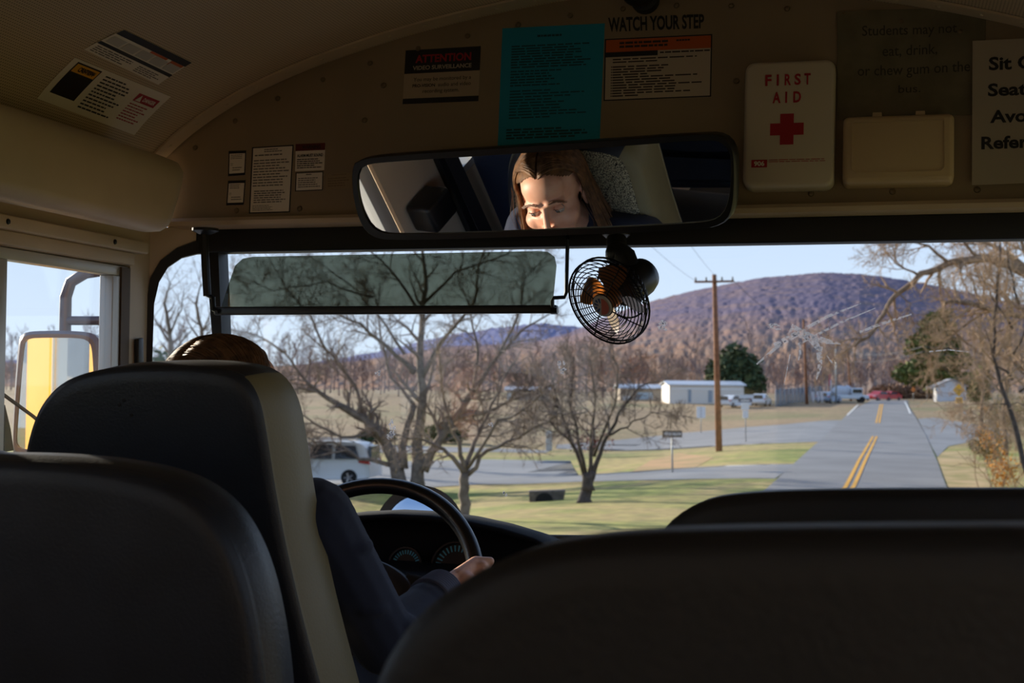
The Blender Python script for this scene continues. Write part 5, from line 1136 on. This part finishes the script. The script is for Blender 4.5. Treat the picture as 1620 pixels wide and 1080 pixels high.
f = column_at(1436, 232); evergreen('russet brown hedge across the far end of the road', f, 3.2, 5.2, [(-.6, 0, .3, .6, .5), (0, 0, .3, .6, .45), (.6, 0, .3, .6, .5), (1.1, 0, .3, .5, .55)], 2600, .4, mat('russet_leaves', (150, 112, 86), .9, noise=(1, (120, 92, 76), .4, .6)), rg, 'hedge', 'brown_hedge')
# brush along the right edge
BR = mat('dry_brush_leaves', (160, 140, 112), .9, noise=(1.5, (110, 112, 56), .4, .65)); OL = mat('orange_leaves', (214, 150, 52), .8)
def brush(label, foot, w_, h, ns, nl, m, rg, name='brush_bush', size=.07):
    t = thing(name, label, 'bush', foot); mb = MB()
    for _ in range(ns):
        p = foot + np.array([rg.gauss(0, w_ * .4), rg.gauss(0, w_ * .4), 0]); P = wander(p, [rg.gauss(0, .4), rg.gauss(0, .4), 1], h * rg.uniform(.5, 1.1), 5, rg, .3); rr = [.016 * (1 - .8 * k / 5) for k in range(6)]; mb.tube(P, rr, 4, cap=False); sprout(mb, P, rr, rg, 2, 6, h * .3, maxlvl=3, start=.2)
    mb.build('stems', TWIGP, t); mb = MB(); leaf_mesh(mb, [(foot + np.array([rg.gauss(0, w_ * .4), rg.gauss(0, w_ * .3), h * rg.uniform(.15, .75)]), (w_ * .4, w_ * .4, h * .22)) for _ in range(7)], nl, size, rg); mb.build('foliage', m, t); return t
for px, py, w_, h, nl, m, lab, sz in [(1600, 776, .9, 2.2, 700, OL, 'orange leafed bush at the edge of the road verge', .05), (1578, 735, 1.3, 2.4, 1200, BR, 'dry brown bush above the road verge', .07), (1604, 712, 1.4, 3.4, 1100, BR, 'dry tangled bush in the thicket by the photo edge', .07), (1604, 668, 1.5, 3.6, 900, BR, 'dry bush at the mouth of the driveway', .08), (1565, 655, 1.0, 1.1, 500, OL, 'small orange brush pile by the driveway', .07), (1620, 690, 1.6, 4.2, 1100, BR, 'tall dry bush at the photo edge', .08)]:
    brush(lab, ground(px, py), w_, h, 16, nl, m, rg, size=sz)
# woods below the ridge: a few kinds, copied
WG = 'bare trees in the woods below the ridge'
def wood_tree(name, label, h, bark, twig, leaves=None, n=420, seed=1):
    r_ = random.Random(seed); t = thing(name, label, 'tree', (0, 0, 0), WG if leaves is None else None); mb = MB(); P = wander((0, 0, -.5), (0, 0, 1), h * .9, 6, r_, .08, .1); rr = [h * .016 * (1 - .85 * k / 6) for k in range(7)]; mb.tube(P, rr, 6); mb.build('trunk', bark, t, smooth='all')
    mb = MB(); sprout(mb, P, [x * 1.5 for x in rr], r_, 1, 9, h * .36, up=.25, maxlvl=3, start=.28, rmin=.035); mb.v = mb.v; mb.build('branches', twig, t)
    if leaves: mb = MB(); leaf_mesh(mb, [((0, 0, h * .62), (h * .26, h * .26, h * .33)), ((h * .1, 0, h * .45), (h * .24, h * .24, h * .2))], n, .24, r_); mb.build('foliage', leaves, t)
    return t
W1 = mat('far_grey_bark', (142, 124, 122), .95); W2 = mat('far_brown_bark', (122, 102, 100), .95); LO = mat('autumn_orange_leaves', (178, 134, 106), .9, noise=(.6, (152, 116, 96), .4, .6)); LR = mat('autumn_brown_leaves', (142, 116, 106), .9, noise=(.6, (124, 102, 98), .4, .6))
protos = [wood_tree('woodland_tree', 'bare grey tree in the woods below the ridge', 12, W1, W1, seed=1), wood_tree('woodland_tree', 'bare grey tree in the woods below the ridge', 10, W2, W2, seed=2), wood_tree('woodland_tree', 'bare grey tree in the woods below the ridge', 13, W1, W2, seed=3), wood_tree('autumn_tree', 'orange leafed tree in the woods below the ridge', 10, W2, W2, LO, seed=4), wood_tree('autumn_tree', 'brown leafed tree in the woods below the ridge', 10, W2, W2, LR, seed=5)]
for p_, g_ in ((3, 'orange trees in the woods'), (4, 'brown trees in the woods')): protos[p_]['group'] = g_
used = [False] * 5; r_ = random.Random(9); spots = []
for k in range(210):
    px = -80 + 1520 * (k + r_.random()) / 210; dist = r_.uniform(205, 330); kind = r_.choices(range(5), [4, 4, 3, 1.6, 2])[0]; sc_k = r_.uniform(.6, 1.0)
    if 940 < px < 1060 and r_.random() < .5: kind = 3
    if px > 1290: dist = r_.uniform(265, 340)
    loc = column_at(px, dist)
    for _ in range(40):
        if all(math.hypot(loc[0] - a, loc[1] - b_) > (c + sc_k) * 3.6 for a, b_, c in spots): break
        dist = r_.uniform(205, 345); loc = column_at(px + r_.uniform(-8, 8), dist)
    else: continue
    spots.append((loc[0], loc[1], sc_k)); args = (tuple(loc), r_.uniform(0, 6.28), (sc_k, sc_k, sc_k * r_.uniform(.85, 1.1)))
    if not used[kind]: used[kind] = True; o = protos[kind]; o.location, o.rotation_euler, o.scale = args[0], (0, 0, args[1]), args[2]
    else: dup(protos[kind], *args)
# ------------------------------------------------------------------ vehicles
TYRE = mat('tyre_rubber', (24, 24, 25), .8); CHROME = mat('wheel_alloy', (176, 178, 182), .35, .7); CGL = mat('dark_car_glass', (36, 42, 48), .15, spec=.7); TAIL = mat('tail_light_red', (176, 24, 34), .25)
def car(label, cat, foot, head, L, W, Hh, paint, prof, glass, name='car', roofrails=False):
    """side profile in fractions of length (front = 1) and height, swept across the width; head = direction of travel"""
    t = thing(name, label, cat, foot); fx = nrm([head[0], head[1], 0]); fy = np.array([-fx[1], fx[0], 0]); foot = np.array(foot)
    def pt(x, y, z): return foot + fx * (x - .5) * L + fy * y * W / 2 + np.array([0, 0, z * Hh])
    def wd(z): return 1.0 if z < .55 else 1.0 - .24 * (z - .55) / .45
    P = smooth_loop(prof, 70, 2); mb = MB(); mid = P.mean(0)
    mb.loft([[pt(*(lambda q: (q[0], y * wd(q[1]), q[1]))(mid + (p - mid) * k)) for p in P] for y, k in [(-.93, .90), (-1, .965), (-.985, 1.0), (.985, 1.0), (1, .965), (.93, .90)]]); mb.build('body', paint, t, smooth=True)
    for s in (-1, 1):
        for g in glass: mb = MB(); mb.loft([[pt(x, s * (wd(z) * 1.0 + e), z) for x, z in g] for e in (-.04, .006)]); mb.build('window', CGL, t)
        for x in (.17, .81):
            c = pt(x, s * .9, .195 * 1.0); rad = .195 * Hh if Hh < 1.65 else .185 * Hh; mb = MB(); mb.lathe([(rad * .6, -.11), (rad * .95, -.11), (rad, -.06), (rad, .06), (rad * .93, .1), (rad * .66, .1)], c, fy * s, 24); wh = mb.build('wheel', TYRE, t, smooth=True)
            mb = MB(); mb.lathe([(rad * .66, .07), (rad * .6, .095), (.001, .085)], c, fy * s, 20)
            for k in range(5):
                a = 2 * math.pi * k / 5; d_ = fx * math.cos(a) + np.array([0, 0, math.sin(a)]); mb.tube([c + fy * s * .095, c + fy * s * .098 + d_ * rad * .6], [.05, .035], 5)
            mb.build('hubcap', CHROME, wh, smooth=True)
        mb = MB(); mb.loft([[pt(x, s * y, z) for x, z in [(.0, .50), (.09, .54), (.085, .62), (.01, .62)]] for y in (.80, 1.008)]); mb.build('tail_light', TAIL, t)
        mb = MB(); mb.loft([[pt(x, s * y, z) for x, z in [(.99, .42), (.92, .46), (.93, .52), (.985, .49)]] for y in (.6, 1.0)]); mb.build('headlight', mat('headlight', (220, 224, 228), .2), t)
        if roofrails: mb = MB(); mb.tube([pt(x, s * .66, z) for x, z in [(.14, .985), (.2, 1.03), (.5, 1.04), (.6, .99)]], .025, 6); mb.build('roof_rail', CHROME, t)
    mb = MB(); mb.loft([[pt(x, y, z) for y, z in [(-.72, .6), (.72, .6), (.62, .9), (-.62, .9)]] for x in (.03, .0)]); mb.build('rear_window', CGL, t); return t
VANP = [(.0, .16), (-.005, .30), (.005, .55), (.03, .78), (.07, .97), (.25, 1.0), (.5, .995), (.64, .94), (.82, .66), (.97, .55), (1.0, .40), (1.0, .2), (.97, .14), (.5, .13)]
VANG = [[(.09, .62), (.29, .61), (.29, .91), (.13, .91)], [(.32, .61), (.50, .61), (.50, .93), (.32, .92)], [(.53, .61), (.76, .61), (.64, .88), (.53, .92)]]
CARP = [(.0, .22), (-.005, .45), (.01, .62), (.12, .66), (.24, .95), (.4, 1.0), (.55, .97), (.70, .66), (.95, .56), (1.0, .42), (1.0, .2), (.96, .16), (.5, .15), (.05, .16)]
CARG = [[(.20, .67), (.42, .67), (.42, .92), (.28, .9)], [(.45, .67), (.66, .67), (.56, .9), (.45, .92)]]
WCAR = mat('white_car_paint', (214, 220, 226), .25, spec=.6); RCAR = mat('red_car_paint', (196, 38, 40), .3, spec=.6); BCAR = mat('blue_grey_car_paint', (130, 150, 176), .3); SCAR = mat('silver_car_paint', (188, 196, 206), .3)
fv = ground(545, 777); d_ = 57.0; fv = atD(520, 776, d_); fv[2] = gz(fv[0], fv[1]); left = -CR
car('white minivan with a red tail light in the car park', 'car', atD(500, 774, d_) * [1, 1, 0] + [0, 0, gz(*atD(500, 774, d_)[:2]) - .0], nrm(left + .16 * CF), 5.0, 2.0, 1.80, WCAR, VANP, VANG, 'minivan', True)
def ride(px, dist, lab, paint, side=(1, 0), L=4.4, Hh=1.42): 
    f = column_at(px, dist); car(lab, 'car', f, side, L, 1.8, Hh, paint, CARP, CARG)
ride(1389, 196, 'red car crossing at the far end of the road', RCAR, (-.55, -.8), 4.2, 1.35); ride(1406, 203, 'red and white car behind the other red car on the road', RCAR, (-.6, -.8), 4.0, 1.3)
ride(1162, 160, 'white car parked in front of the long building', WCAR, (.5, .9)); ride(1204, 164, 'white car parked alone by the net fence', WCAR, (.1, 1)); ride(1311, 174, 'small blue grey car parked by the thin pole', BCAR, (.4, .9), 3.6)
f = column_at(1343, 178); t = thing('white_truck', 'white pickup truck loaded with pale stuff at the roadside', 'truck', f)
fx = np.array([1., .25, 0]); fx = nrm(fx); fy = np.array([-fx[1], fx[0], 0]); bxp = lambda x0, x1, y0, y1, z0, z1: [[f + fx * x + fy * y + np.array([0, 0, z]) for y, z in ((y0, z0), (y1, z0), (y1, z1), (y0, z1))] for x in (x0, x1)]
mb = MB(); mb.loft(bxp(-2.4, 2.4, -.9, .9, .45, .95)); mb.build('chassis', WCAR, t, bevel=.05); mb = MB(); mb.loft(bxp(.2, 1.6, -.85, .85, .95, 1.85)); mb.build('cab', WCAR, t, bevel=.15)
mb = MB(); mb.loft(bxp(.3, 1.5, -.87, -.82, 1.2, 1.7)); mb.build('window', CGL, t); mb = MB(); mb.ell(f + fx * -1.1 + [0, 0, 1.4], (1.1, .8, .75)); mb.ell(f + fx * -.2 + [0, 0, 1.6], (.5, .6, .6)); mb.build('load', mat('pale_load', (196, 200, 208), .8), t, smooth='all')
for x in (-1.5, 1.5):
    for y in (-.85, .85): mb = MB(); mb.lathe([(.3, -.1), (.38, -.08), (.38, .08), (.3, .1)], f + fx * x + fy * y + [0, 0, .38], fy, 16); mb.build('wheel', TYRE, t, smooth=True)
# ------------------------------------------------------------------ buildings
def hut(name, label, f, ux, w_, dp, hw, hr, wall, roof, gable=False, doors=(), eave=.3):
    """a pitched-roof building; ux: direction of its front, w_ wide and dp deep. gable: its gable end faces us"""
    t = thing(name, label, 'building', f); ux = nrm([ux[0], ux[1], 0]); uy = np.array([-ux[1], ux[0], 0]); f = np.array(f)
    P = lambda x, y, z: f + ux * x + uy * y + np.array([0, 0, z])
    mb = MB(); mb.loft([[P(-w_ / 2, y, -1.5), P(w_ / 2, y, -1.5), P(w_ / 2, y, hw)] + ([P(0, y, hr)] if gable else []) + [P(-w_ / 2, y, hw)] for y in (0, dp)])
    if not gable: mb.loft([[P(x, 0, hw), P(x, dp, hw), P(x, dp / 2, hr)] for x in (-w_ / 2, w_ / 2)])
    mb.build('wall', wall, t); mb = MB(); th = .12
    if gable:
        for s in (-1, 1): mb.loft([[P(0, y, hr + .03), P(s * (w_ / 2 + eave), y, hw - eave * (hr - hw) / (w_ / 2) + .03), P(s * (w_ / 2 + eave), y, hw - eave * (hr - hw) / (w_ / 2) + .03 + th), P(0, y, hr + .03 + th)] for y in (-eave, dp + eave)])
    else:
        for y0, s in ((-eave, 1), (dp + eave, -1)): z0 = hw - eave * (hr - hw) / (dp / 2) + .03; mb.loft([[P(x, y0, z0), P(x, dp / 2, hr + .03), P(x, dp / 2, hr + .03 + th), P(x, y0, z0 + th)] for x in (-w_ / 2 - eave, w_ / 2 + eave)])
    mb.build('roof', roof, t)
    for x0, x1, z0, z1, m_, nm in doors: mb = MB(); mb.loft([[P(x, y, z) for x, z in ((x0, z0), (x1, z0), (x1, z1), (x0, z1))] for y in (.02, -.05)]); mb.build(nm, m_, t)
    return t
WW = mat('white_siding', (216, 214, 210), .6); TAN = mat('tan_siding', (176, 160, 140), .7); MR = mat('pale_metal_roof', (184, 194, 208), .4, .3); DRW = mat('blue_grey_door', (126, 150, 170), .5); PWH = mat('pale_window', (170, 190, 204), .3); GRF = mat('grey_roof', (158, 160, 168), .6)
f = column_at(1118, 172); f[2] = CAM[2] + ray(1118, 634)[2] * 172; ux = CR * [1, 1, 0]
hut('long_building', 'long low white building with a pale metal roof across the field', f, ux, 9.2, 9, 1.9, 2.35, WW, MR, False, [(-2.3, -1.9, -.2, 1.4, DRW, 'door'), (.2, .7, -.2, 1.3, DRW, 'door'), (-4.3, 4.3, 1.35, 1.6, mat('white_gutter', (226, 228, 230), .5), 'trim_band')])
f = column_at(1026, 186); f[2] = CAM[2] + ray(1026, 635)[2] * 176
hut('tan_building', 'low tan building joined to the left of the long white one', f, ux, 7.6, 8, 1.6, 2.05, TAN, MR, False, [(-1.6, .6, .2, 1.1, PWH, 'window'), (-3.4, -2.4, -.2, .6, WW, 'door')])
f = column_at(835, 185); f[2] = CAM[2] + ray(835, 637)[2] * 185
hut('tan_building', 'pale tan building half hidden behind the big tree branches', f, ux, 5.6, 7, 1.6, 2.0, TAN, GRF, False, [(-2.7, -2.2, -.2, 1.4, WW, 'corner_board')])
f = ground(1505, 634)
hut('white_shed', 'small white gabled shed on the right of the road', f, (1, .1), 3.8, 4, 2.0, 2.85, mat('shed_white_boards', (216, 218, 224), .6), GRF, True)
sd = (f - CAM) @ CF; px2m = sd / FPX; q = f + np.array([-2.75, .3, 0]); t = thing('lean_to', 'small grey lean-to beside the white shed', 'lean-to', q)
for dx in (-.42, .42): mb = MB(); mb.box(q + [dx - .06, -.06, -.3], q + [dx + .06, .06, 1.6]); mb.build('post', TAN, t)
mb = MB(); mb.prism([q + [-.5, -.4, 1.55], q + [.55, -.4, 1.55], q + [.55, -.4, 2.05], q + [-.5, -.4, 1.95]], (0, 1.5, 0)); mb.build('roof', mat('weathered_grey', (190, 184, 180), .7), t)
# ------------------------------------------------------------------ poles, wires, signs, fence
WOOD = mat('pole_wood', (150, 98, 66), .85, noise=(4, (118, 78, 54), .35, .65)); GALV = mat('galvanised_steel', (150, 156, 160), .45, .5)
def pole(name, label, base_px, top_px, r0, r1, m, arm=None, foot=None):
    b0 = ground(*base_px) if foot is None else foot; d = (b0 - CAM) @ CF; tp = atD(*top_px, d); t = thing(name, label, 'pole', b0); mb = MB(); mb.tube([b0 - [0, 0, .5], b0 + (tp - b0) * .5, tp], [r0, (r0 + r1) / 2, r1], 10); mb.build('shaft', m, t, smooth='all')
    if arm:
        a, b_ = atD(*arm[0], d), atD(*arm[1], d); off = -CF * (r1 + .05); mb = MB(); mb.tube([a + off, b_ + off], .06, 4); ca = mb.build('crossarm', WOOD, t)
        for k in (.03, .3, .7, .97): p = a + (b_ - a) * k + off; mb = MB(); mb.lathe([(.05, .04), (.06, .1), (.035, .16), (.05, .2), (.02, .26)], p, (0, 0, 1), 8); mb.build('insulator', GREY, t)
    return tp, d
tp1, d1_ = pole('utility_pole', 'tall wooden utility pole with a crossarm left of the road', (1138, 713), (1130, 434), .19, .12, WOOD, ((1098, 446), (1160, 445)))
ft = column_at(1277, 168); tp2, d2_ = pole('utility_pole', 'wooden utility pole rising behind the cobweb smear', (1277, 640), (1271, 505), .2, .14, WOOD, foot=ft)
ft = column_at(1323, 172); tp3, d3_ = pole('lamp_pole', 'thin grey pole beside the parked blue grey car', (1323, 640), (1322, 543), .11, .08, GALV, foot=ft)
ft = column_at(1347, 190); tp4, d4_ = pole('utility_pole', 'utility pole with a white collar behind the pickup truck', (1347, 635), (1341, 556), .17, .12, WOOD, foot=ft)
def wire(label, pts, r=.018, sag=.4):
    P = []
    for a, b_ in zip(pts[:-1], pts[1:]):
        a = np.array(a); b_ = np.array(b_)
        for k in range(12): u = k / 12; P.append(a + (b_ - a) * u - np.array([0, 0, sag * 4 * u * (1 - u)]))
    P.append(np.array(pts[-1])); mb = MB(); mb.tube(P, r, 4); o = mb.build('power_wire', mat('wire_dark', (70, 72, 80), .6)); tag(o, label, 'wire')
wire('overhead wire running back from the crossarm of the tall pole', [atD(1099, 443, d1_), atD(1010, 370, 40)], .008, .1); wire('second overhead wire running back from the tall pole top', [atD(1130, 434, d1_), atD(1060, 340, 34)], .008, .1)
wire('overhead wire between the tall pole and the pole behind the smear', [atD(1159, 442, d1_), tp2], .02, 1.0); wire('overhead wire crossing the road above the far cars', [tp2 - [0, 0, 1.6], tp4, atD(1460, 548, 120), atD(1700, 530, 120)], .03, .6)
wire('lower overhead wire crossing the road', [tp4 - [0, 0, 1.2], atD(1460, 556, 120), atD(1700, 560, 120)], .03, .5)
wire('slanting guy wire beside the net fence', [atD(1262, 545, 166), column_at(1246, 166)], .02, 0)
def sign(name, label, cat, base, plates, post_top, m_post=GALV, r=.035, foot=None, lean=0):
    """plates: list of (corner px list, material, [(mark outline px, material)])"""
    b0 = ground(*base) if foot is None else foot; d = (b0 - CAM) @ CF; t = thing(name, label, cat, b0); mb = MB(); mb.tube([b0 - [0, 0, .3], atD(post_top[0], post_top[1], d)], r, 6); mb.build('post', m_post, t, smooth='all')
    for nm, pl, m_, marks in plates:
        mb = MB(); mb.prism([atD(x, y, d - .06) for x, y in pl], CF * .03); o = mb.build(nm, m_, t)
        for mk, mm in marks: mb = MB(); mb.prism([atD(x, y, d - .065) for x, y in mk], CF * .004); mb.build('marking', mm, o)
    return t, d
rect = lambda x0, y0, x1, y1: [(x0, y0), (x1, y0), (x1, y1), (x0, y1)]
t, d = sign('one_way_sign', 'black ONE WAY arrow sign on a post by the side road', 'road sign', (1064, 746), [('sign_plate', rect(1048, 681, 1079, 691.5), mat('sign_black', (30, 30, 32), .5), [([(1049.5, 686.2), (1056, 682), (1056, 684.2), (1077.5, 684.2), (1077.5, 688.4), (1056, 688.4), (1056, 690.5)], mat('sign_white', (226, 226, 226), .5))])], (1063, 682))
mb = MB(); v_, f_, _ = TEXTS[('ONE WAY', True)]; mb.add([atD(1058 + 18 * a, 687.6 - 2.6 * c, d - .068) for a, c in v_], f_); mb.build('lettering', INK, [c for c in t.children if c.name.startswith('sign_plate')][0])
SW = D.materials['sign_white']
sign('blank_white_sign', 'white double panel sign on a post across the side road', 'road sign', (1109, 684), [('sign_plate', rect(1102, 643, 1108.5, 661), SW, []), ('sign_plate', rect(1109.5, 643, 1116, 661), SW, [])], (1109, 643))
sign('route_sign', 'stack of white route signs with a dark bar beside the side road', 'road sign', (1180, 698), [('top_plate', rect(1170, 624, 1192, 630), mat('pale_blue_sign', (196, 206, 218), .5), []), ('arrow_plate', rect(1168, 631, 1190, 636), mat('sign_dark_blue', (62, 74, 96), .5), [(rect(1172, 632.4, 1186, 634.4), SW)]), ('route_plate', rect(1173, 637, 1185, 648), SW, []), ('lower_plate', rect(1175, 649, 1184, 661), SW, [])], (1179, 626))
sign('warning_sign', 'yellow diamond warning sign with a plaque right of the road', 'road sign', (1518, 664), [('diamond_plate', [(1517, 606.5), (1526.5, 616.5), (1517, 627), (1507.5, 616.5)], mat('sign_yellow', (234, 176, 30), .5), [([(1512, 614), (1514.6, 614), (1513.3, 618)], INK), ([(1516, 616), (1518.6, 616), (1517.3, 620)], INK), ([(1520, 614), (1522.6, 614), (1521.3, 618)], INK)]), ('plaque', rect(1512, 628, 1523, 637.5), D.materials['sign_yellow'], [(rect(1514.4, 630, 1516.2, 635.5), INK), (rect(1518.6, 630, 1520.4, 635.5), INK)])], (1517, 608))
sign('orange_sign', 'small orange sign far along the right edge of the road', 'road sign', (1445, 632), [('diamond_plate', [(1445, 611), (1448.5, 616), (1445, 621), (1441.5, 616)], mat('sign_orange', (206, 120, 50), .5), [])], (1445, 612), foot=column_at(1445, 190))
sign('small_sign', 'small pale sign at the far left roadside by the truck', 'road sign', (1360, 636), [('sign_plate', rect(1358, 624, 1363, 632), mat('pale_sign', (190, 206, 216), .5), [])], (1360.5, 624), foot=column_at(1360, 188))
# net fence
P0, P1 = column_at(1227, 160), column_at(1302, 205); t = thing('net_fence', 'tall grey net fence on close set posts by the roadside poles', 'fence', P0); 
for k in range(14):
    u = k / 13; p = P0 + (P1 - P0) * u; h = 2.05; mb = MB(); mb.tube([p - [0, 0, .4], p + [0, 0, h]], .05, 5); mb.build('post', mat('fence_post_grey', (176, 182, 188), .6) if k == 0 else D.materials['fence_post_grey'], t, smooth='all')
mb = MB()
for k in range(13):
    a = P0 + (P1 - P0) * (k / 13); b_ = P0 + (P1 - P0) * ((k + 1) / 13); q = np.array([0, .03, 0])
    mb.prism([a + q, b_ + q, b_ + q + [0, 0, 1.95], a + q + [0, 0, 1.95]], (0, .01, 0))
mb.build('net', smear('fence_net', (110, 122, 136), .55), t)
for px, lab in ((1286, 'white feather banner by the net fence, farthest left'), (1294, 'white feather banner by the net fence, middle'), (1300, 'white feather banner by the net fence, farthest right')):
    f = column_at(px, 172); t = thing('feather_banner', lab, 'banner', f, 'white banners by the fence'); mb = MB(); mb.tube([f - [0, 0, .2], f + [.06, 0, 1.5]], .02, 5); mb.build('pole', GALV, t)
    mb = MB(); mb.prism([f + [-.2, 0, 1.45], f + [.16, 0, 1.4], f + [.22, 0, .6], f + [.05, 0, .05], f + [-.1, 0, .5]], (0, .015, 0)); mb.build('cloth', mat('banner_white', (222, 220, 226), .7), t)
f = column_at(1315, 166); t = thing('flag', 'red and white flag hanging from a thin pole by the road', 'flag', f); mb = MB(); mb.tube([f - [0, 0, .2], f + [0, 0, 3.9]], .03, 6); mb.build('pole', GALV, t, smooth='all')
mb = MB(); mb.prism([f + [-.02, 0, 3.8], f + [-.3, .05, 3.5], f + [-.25, .05, 2.2], f + [.02, 0, 2.4]], (0, .02, 0)); mb.build('cloth', mat('flag_red', (184, 84, 100), .7), t); mb = MB(); mb.prism([f + [-.12, -.02, 2.9], f + [.02, -.02, 3.0], f + [.02, -.02, 1.4], f + [-.1, -.02, 1.5]], (0, .02, 0)); mb.build('white_stripe', D.materials['banner_white'], t)
# culvert, utility box
q = [ground(838, 793), ground(896, 788)]; c0 = (q[0] + q[1]) / 2; dd = (c0 - CAM) @ CF; t = thing('culvert', 'grey concrete culvert headwall with a dark pipe mouth in the lawn', 'culvert', c0)
CONC = mat('weathered_concrete', (118, 108, 100), .9, noise=(5, (88, 80, 74), .35, .65)); A_, B_ = atD(836, 777, dd), atD(895, 775, dd); A0, B0 = atD(838, 800, dd), atD(890, 800, dd)
hc_ = atD(861, 793, dd); mb = MB(); mb.prism([A0, B0, B_, A_], CF * .35); mb.build('headwall', CONC, t, bevel=.03); mb = MB(); mb.lathe([(.17, -.02), (.24, -.05), (.27, -.02), (.27, .02), (.17, .02)], hc_ - CF * .02, -CF, 20); mb.lathe([(.17, -.02), (.001, -.02)], hc_ - CF * .03, -CF, 20); mb.build('pipe', mat('pipe_dark', (30, 28, 27), .9), t, smooth=True)
f = ground(1526, 661); mb = MB(); mb.box(f + [-.12, -.1, -.1], f + [.12, .1, .75]); o = mb.build('utility_box', mat('utility_white', (206, 210, 216), .6), bevel=.02); tag(o, 'narrow white utility box beside the warning sign post', 'utility box')
f = ground(868, 712); mb = MB(); mb.box(f + [-.18, -.1, 0], f + [.22, .1, 1.25]); o = mb.build('white_marker_post', mat('marker_white', (200, 194, 184), .7), bevel=.03); tag(o, 'white marker post behind the low bare tree', 'post')
# board fence beyond the road, seen in the side mirror
t = thing('board_fence', 'white board fence reflected in the outside mirror', 'fence', (-9, -12, gz(-9, -12)))
for k in range(9): y = -26 + k * 2.4; z = gz(-9, y); mb = MB(); mb.box((-9.07, y - .07, z - .2), (-8.93, y + .07, z + 1.35)); mb.build('post', WW, t)
for z in (.4, .8, 1.2): mb = MB(); mb.box((-8.93, -26, z), (-8.89, -6.8, z + .14)); mb.build('rail', WW, t)
# ------------------------------------------------------------------ marks on the windscreen
SMR = glass_dirt('dried_splash', .7, 220, .42, .58); SMW = glass_dirt('hazy_smear', .62, 120, .38, .66)
def splat(label, px, py, w_, h, seed):
    r_ = random.Random(seed); mb = MB()
    for k in range(7):
        cx, cy = px + r_.uniform(-.4, .4) * w_, py + r_.uniform(-.45, .45) * h; n = 9; pts = []
        for q in range(n): a = 2 * math.pi * q / n; rr = r_.uniform(.5, 1.2); pts.append(onY(cx + math.cos(a) * w_ * .26 * rr, cy + math.sin(a) * h * .22 * rr, 2.9705 - k * .0001))
        mb.prism(pts, (0, .0004, 0))
    o = mb.build('dried_splash', SMR); tag(o, label, 'stain')
splat('dried white splash on the windscreen in front of the big tree', 619, 680, 14, 30, 1); splat('tiny dried splash on the windscreen above the drooping branches', 597, 590, 9, 8, 2); splat('faint dried splash on the windscreen right of the fan', 1048, 512, 15, 18, 3); splat('faint dried splash on the windscreen over the lawn ditch', 799, 781, 8, 10, 4); splat('faint dried splash on the windscreen above the low tree', 889, 583, 12, 22, 5); splat('faint dried splash on the windscreen beside the reddish bush', 777, 672, 8, 8, 6); splat('faint dried splash on the windscreen against the ridge', 1226, 517, 20, 9, 7)
mb = MB()
def streak(pts, w0, w1, off):
    a = []; b_ = []
    for i, (x, y) in enumerate(pts):
        u = i / (len(pts) - 1); w_ = (w0 + (w1 - w0) * u) * (1 if len(pts) < 3 or i < len(pts) - 1 else .4) * .8; j = min(i, len(pts) - 2); dx, dy = pts[j + 1][0] - pts[j][0], pts[j + 1][1] - pts[j][1]; l = math.hypot(dx, dy); nx_, ny_ = -dy / l * w_ / 2, dx / l * w_ / 2
        a.append(onY(x + nx_, y + ny_, 2.970 - off)); b_.append(onY(x - nx_, y - ny_, 2.970 - off))
    mb.prism(a + b_[::-1], (0, .0003, 0))
for i, s_ in enumerate([([(1197, 576), (1230, 548), (1262, 530)], 3, 12), ([(1225, 546), (1262, 526), (1310, 500), (1362, 480)], 10, 4), ([(1262, 545), (1330, 510), (1385, 487)], 5, 4), ([(1360, 525), (1400, 510), (1442, 497)], 5, 7), ([(1250, 520), (1285, 535), (1300, 560)], 22, 14), ([(1296, 548), (1297, 580), (1291, 602)], 14, 4), ([(1265, 545), (1266, 560), (1263, 570)], 5, 5), ([(1308, 562), (1318, 576)], 2, 4), ([(1270, 530), (1310, 540), (1330, 544)], 16, 4), ([(1250, 560), (1244, 590), (1240, 610)], 2, 2), ([(1470, 556), (1500, 553), (1535, 557)], 3, 3)]): streak(*s_, i * .0001)
o = mb.build('hazy_smear', SMW); tag(o, 'hazy web-like smear spreading over the windscreen above the far road', 'stain')
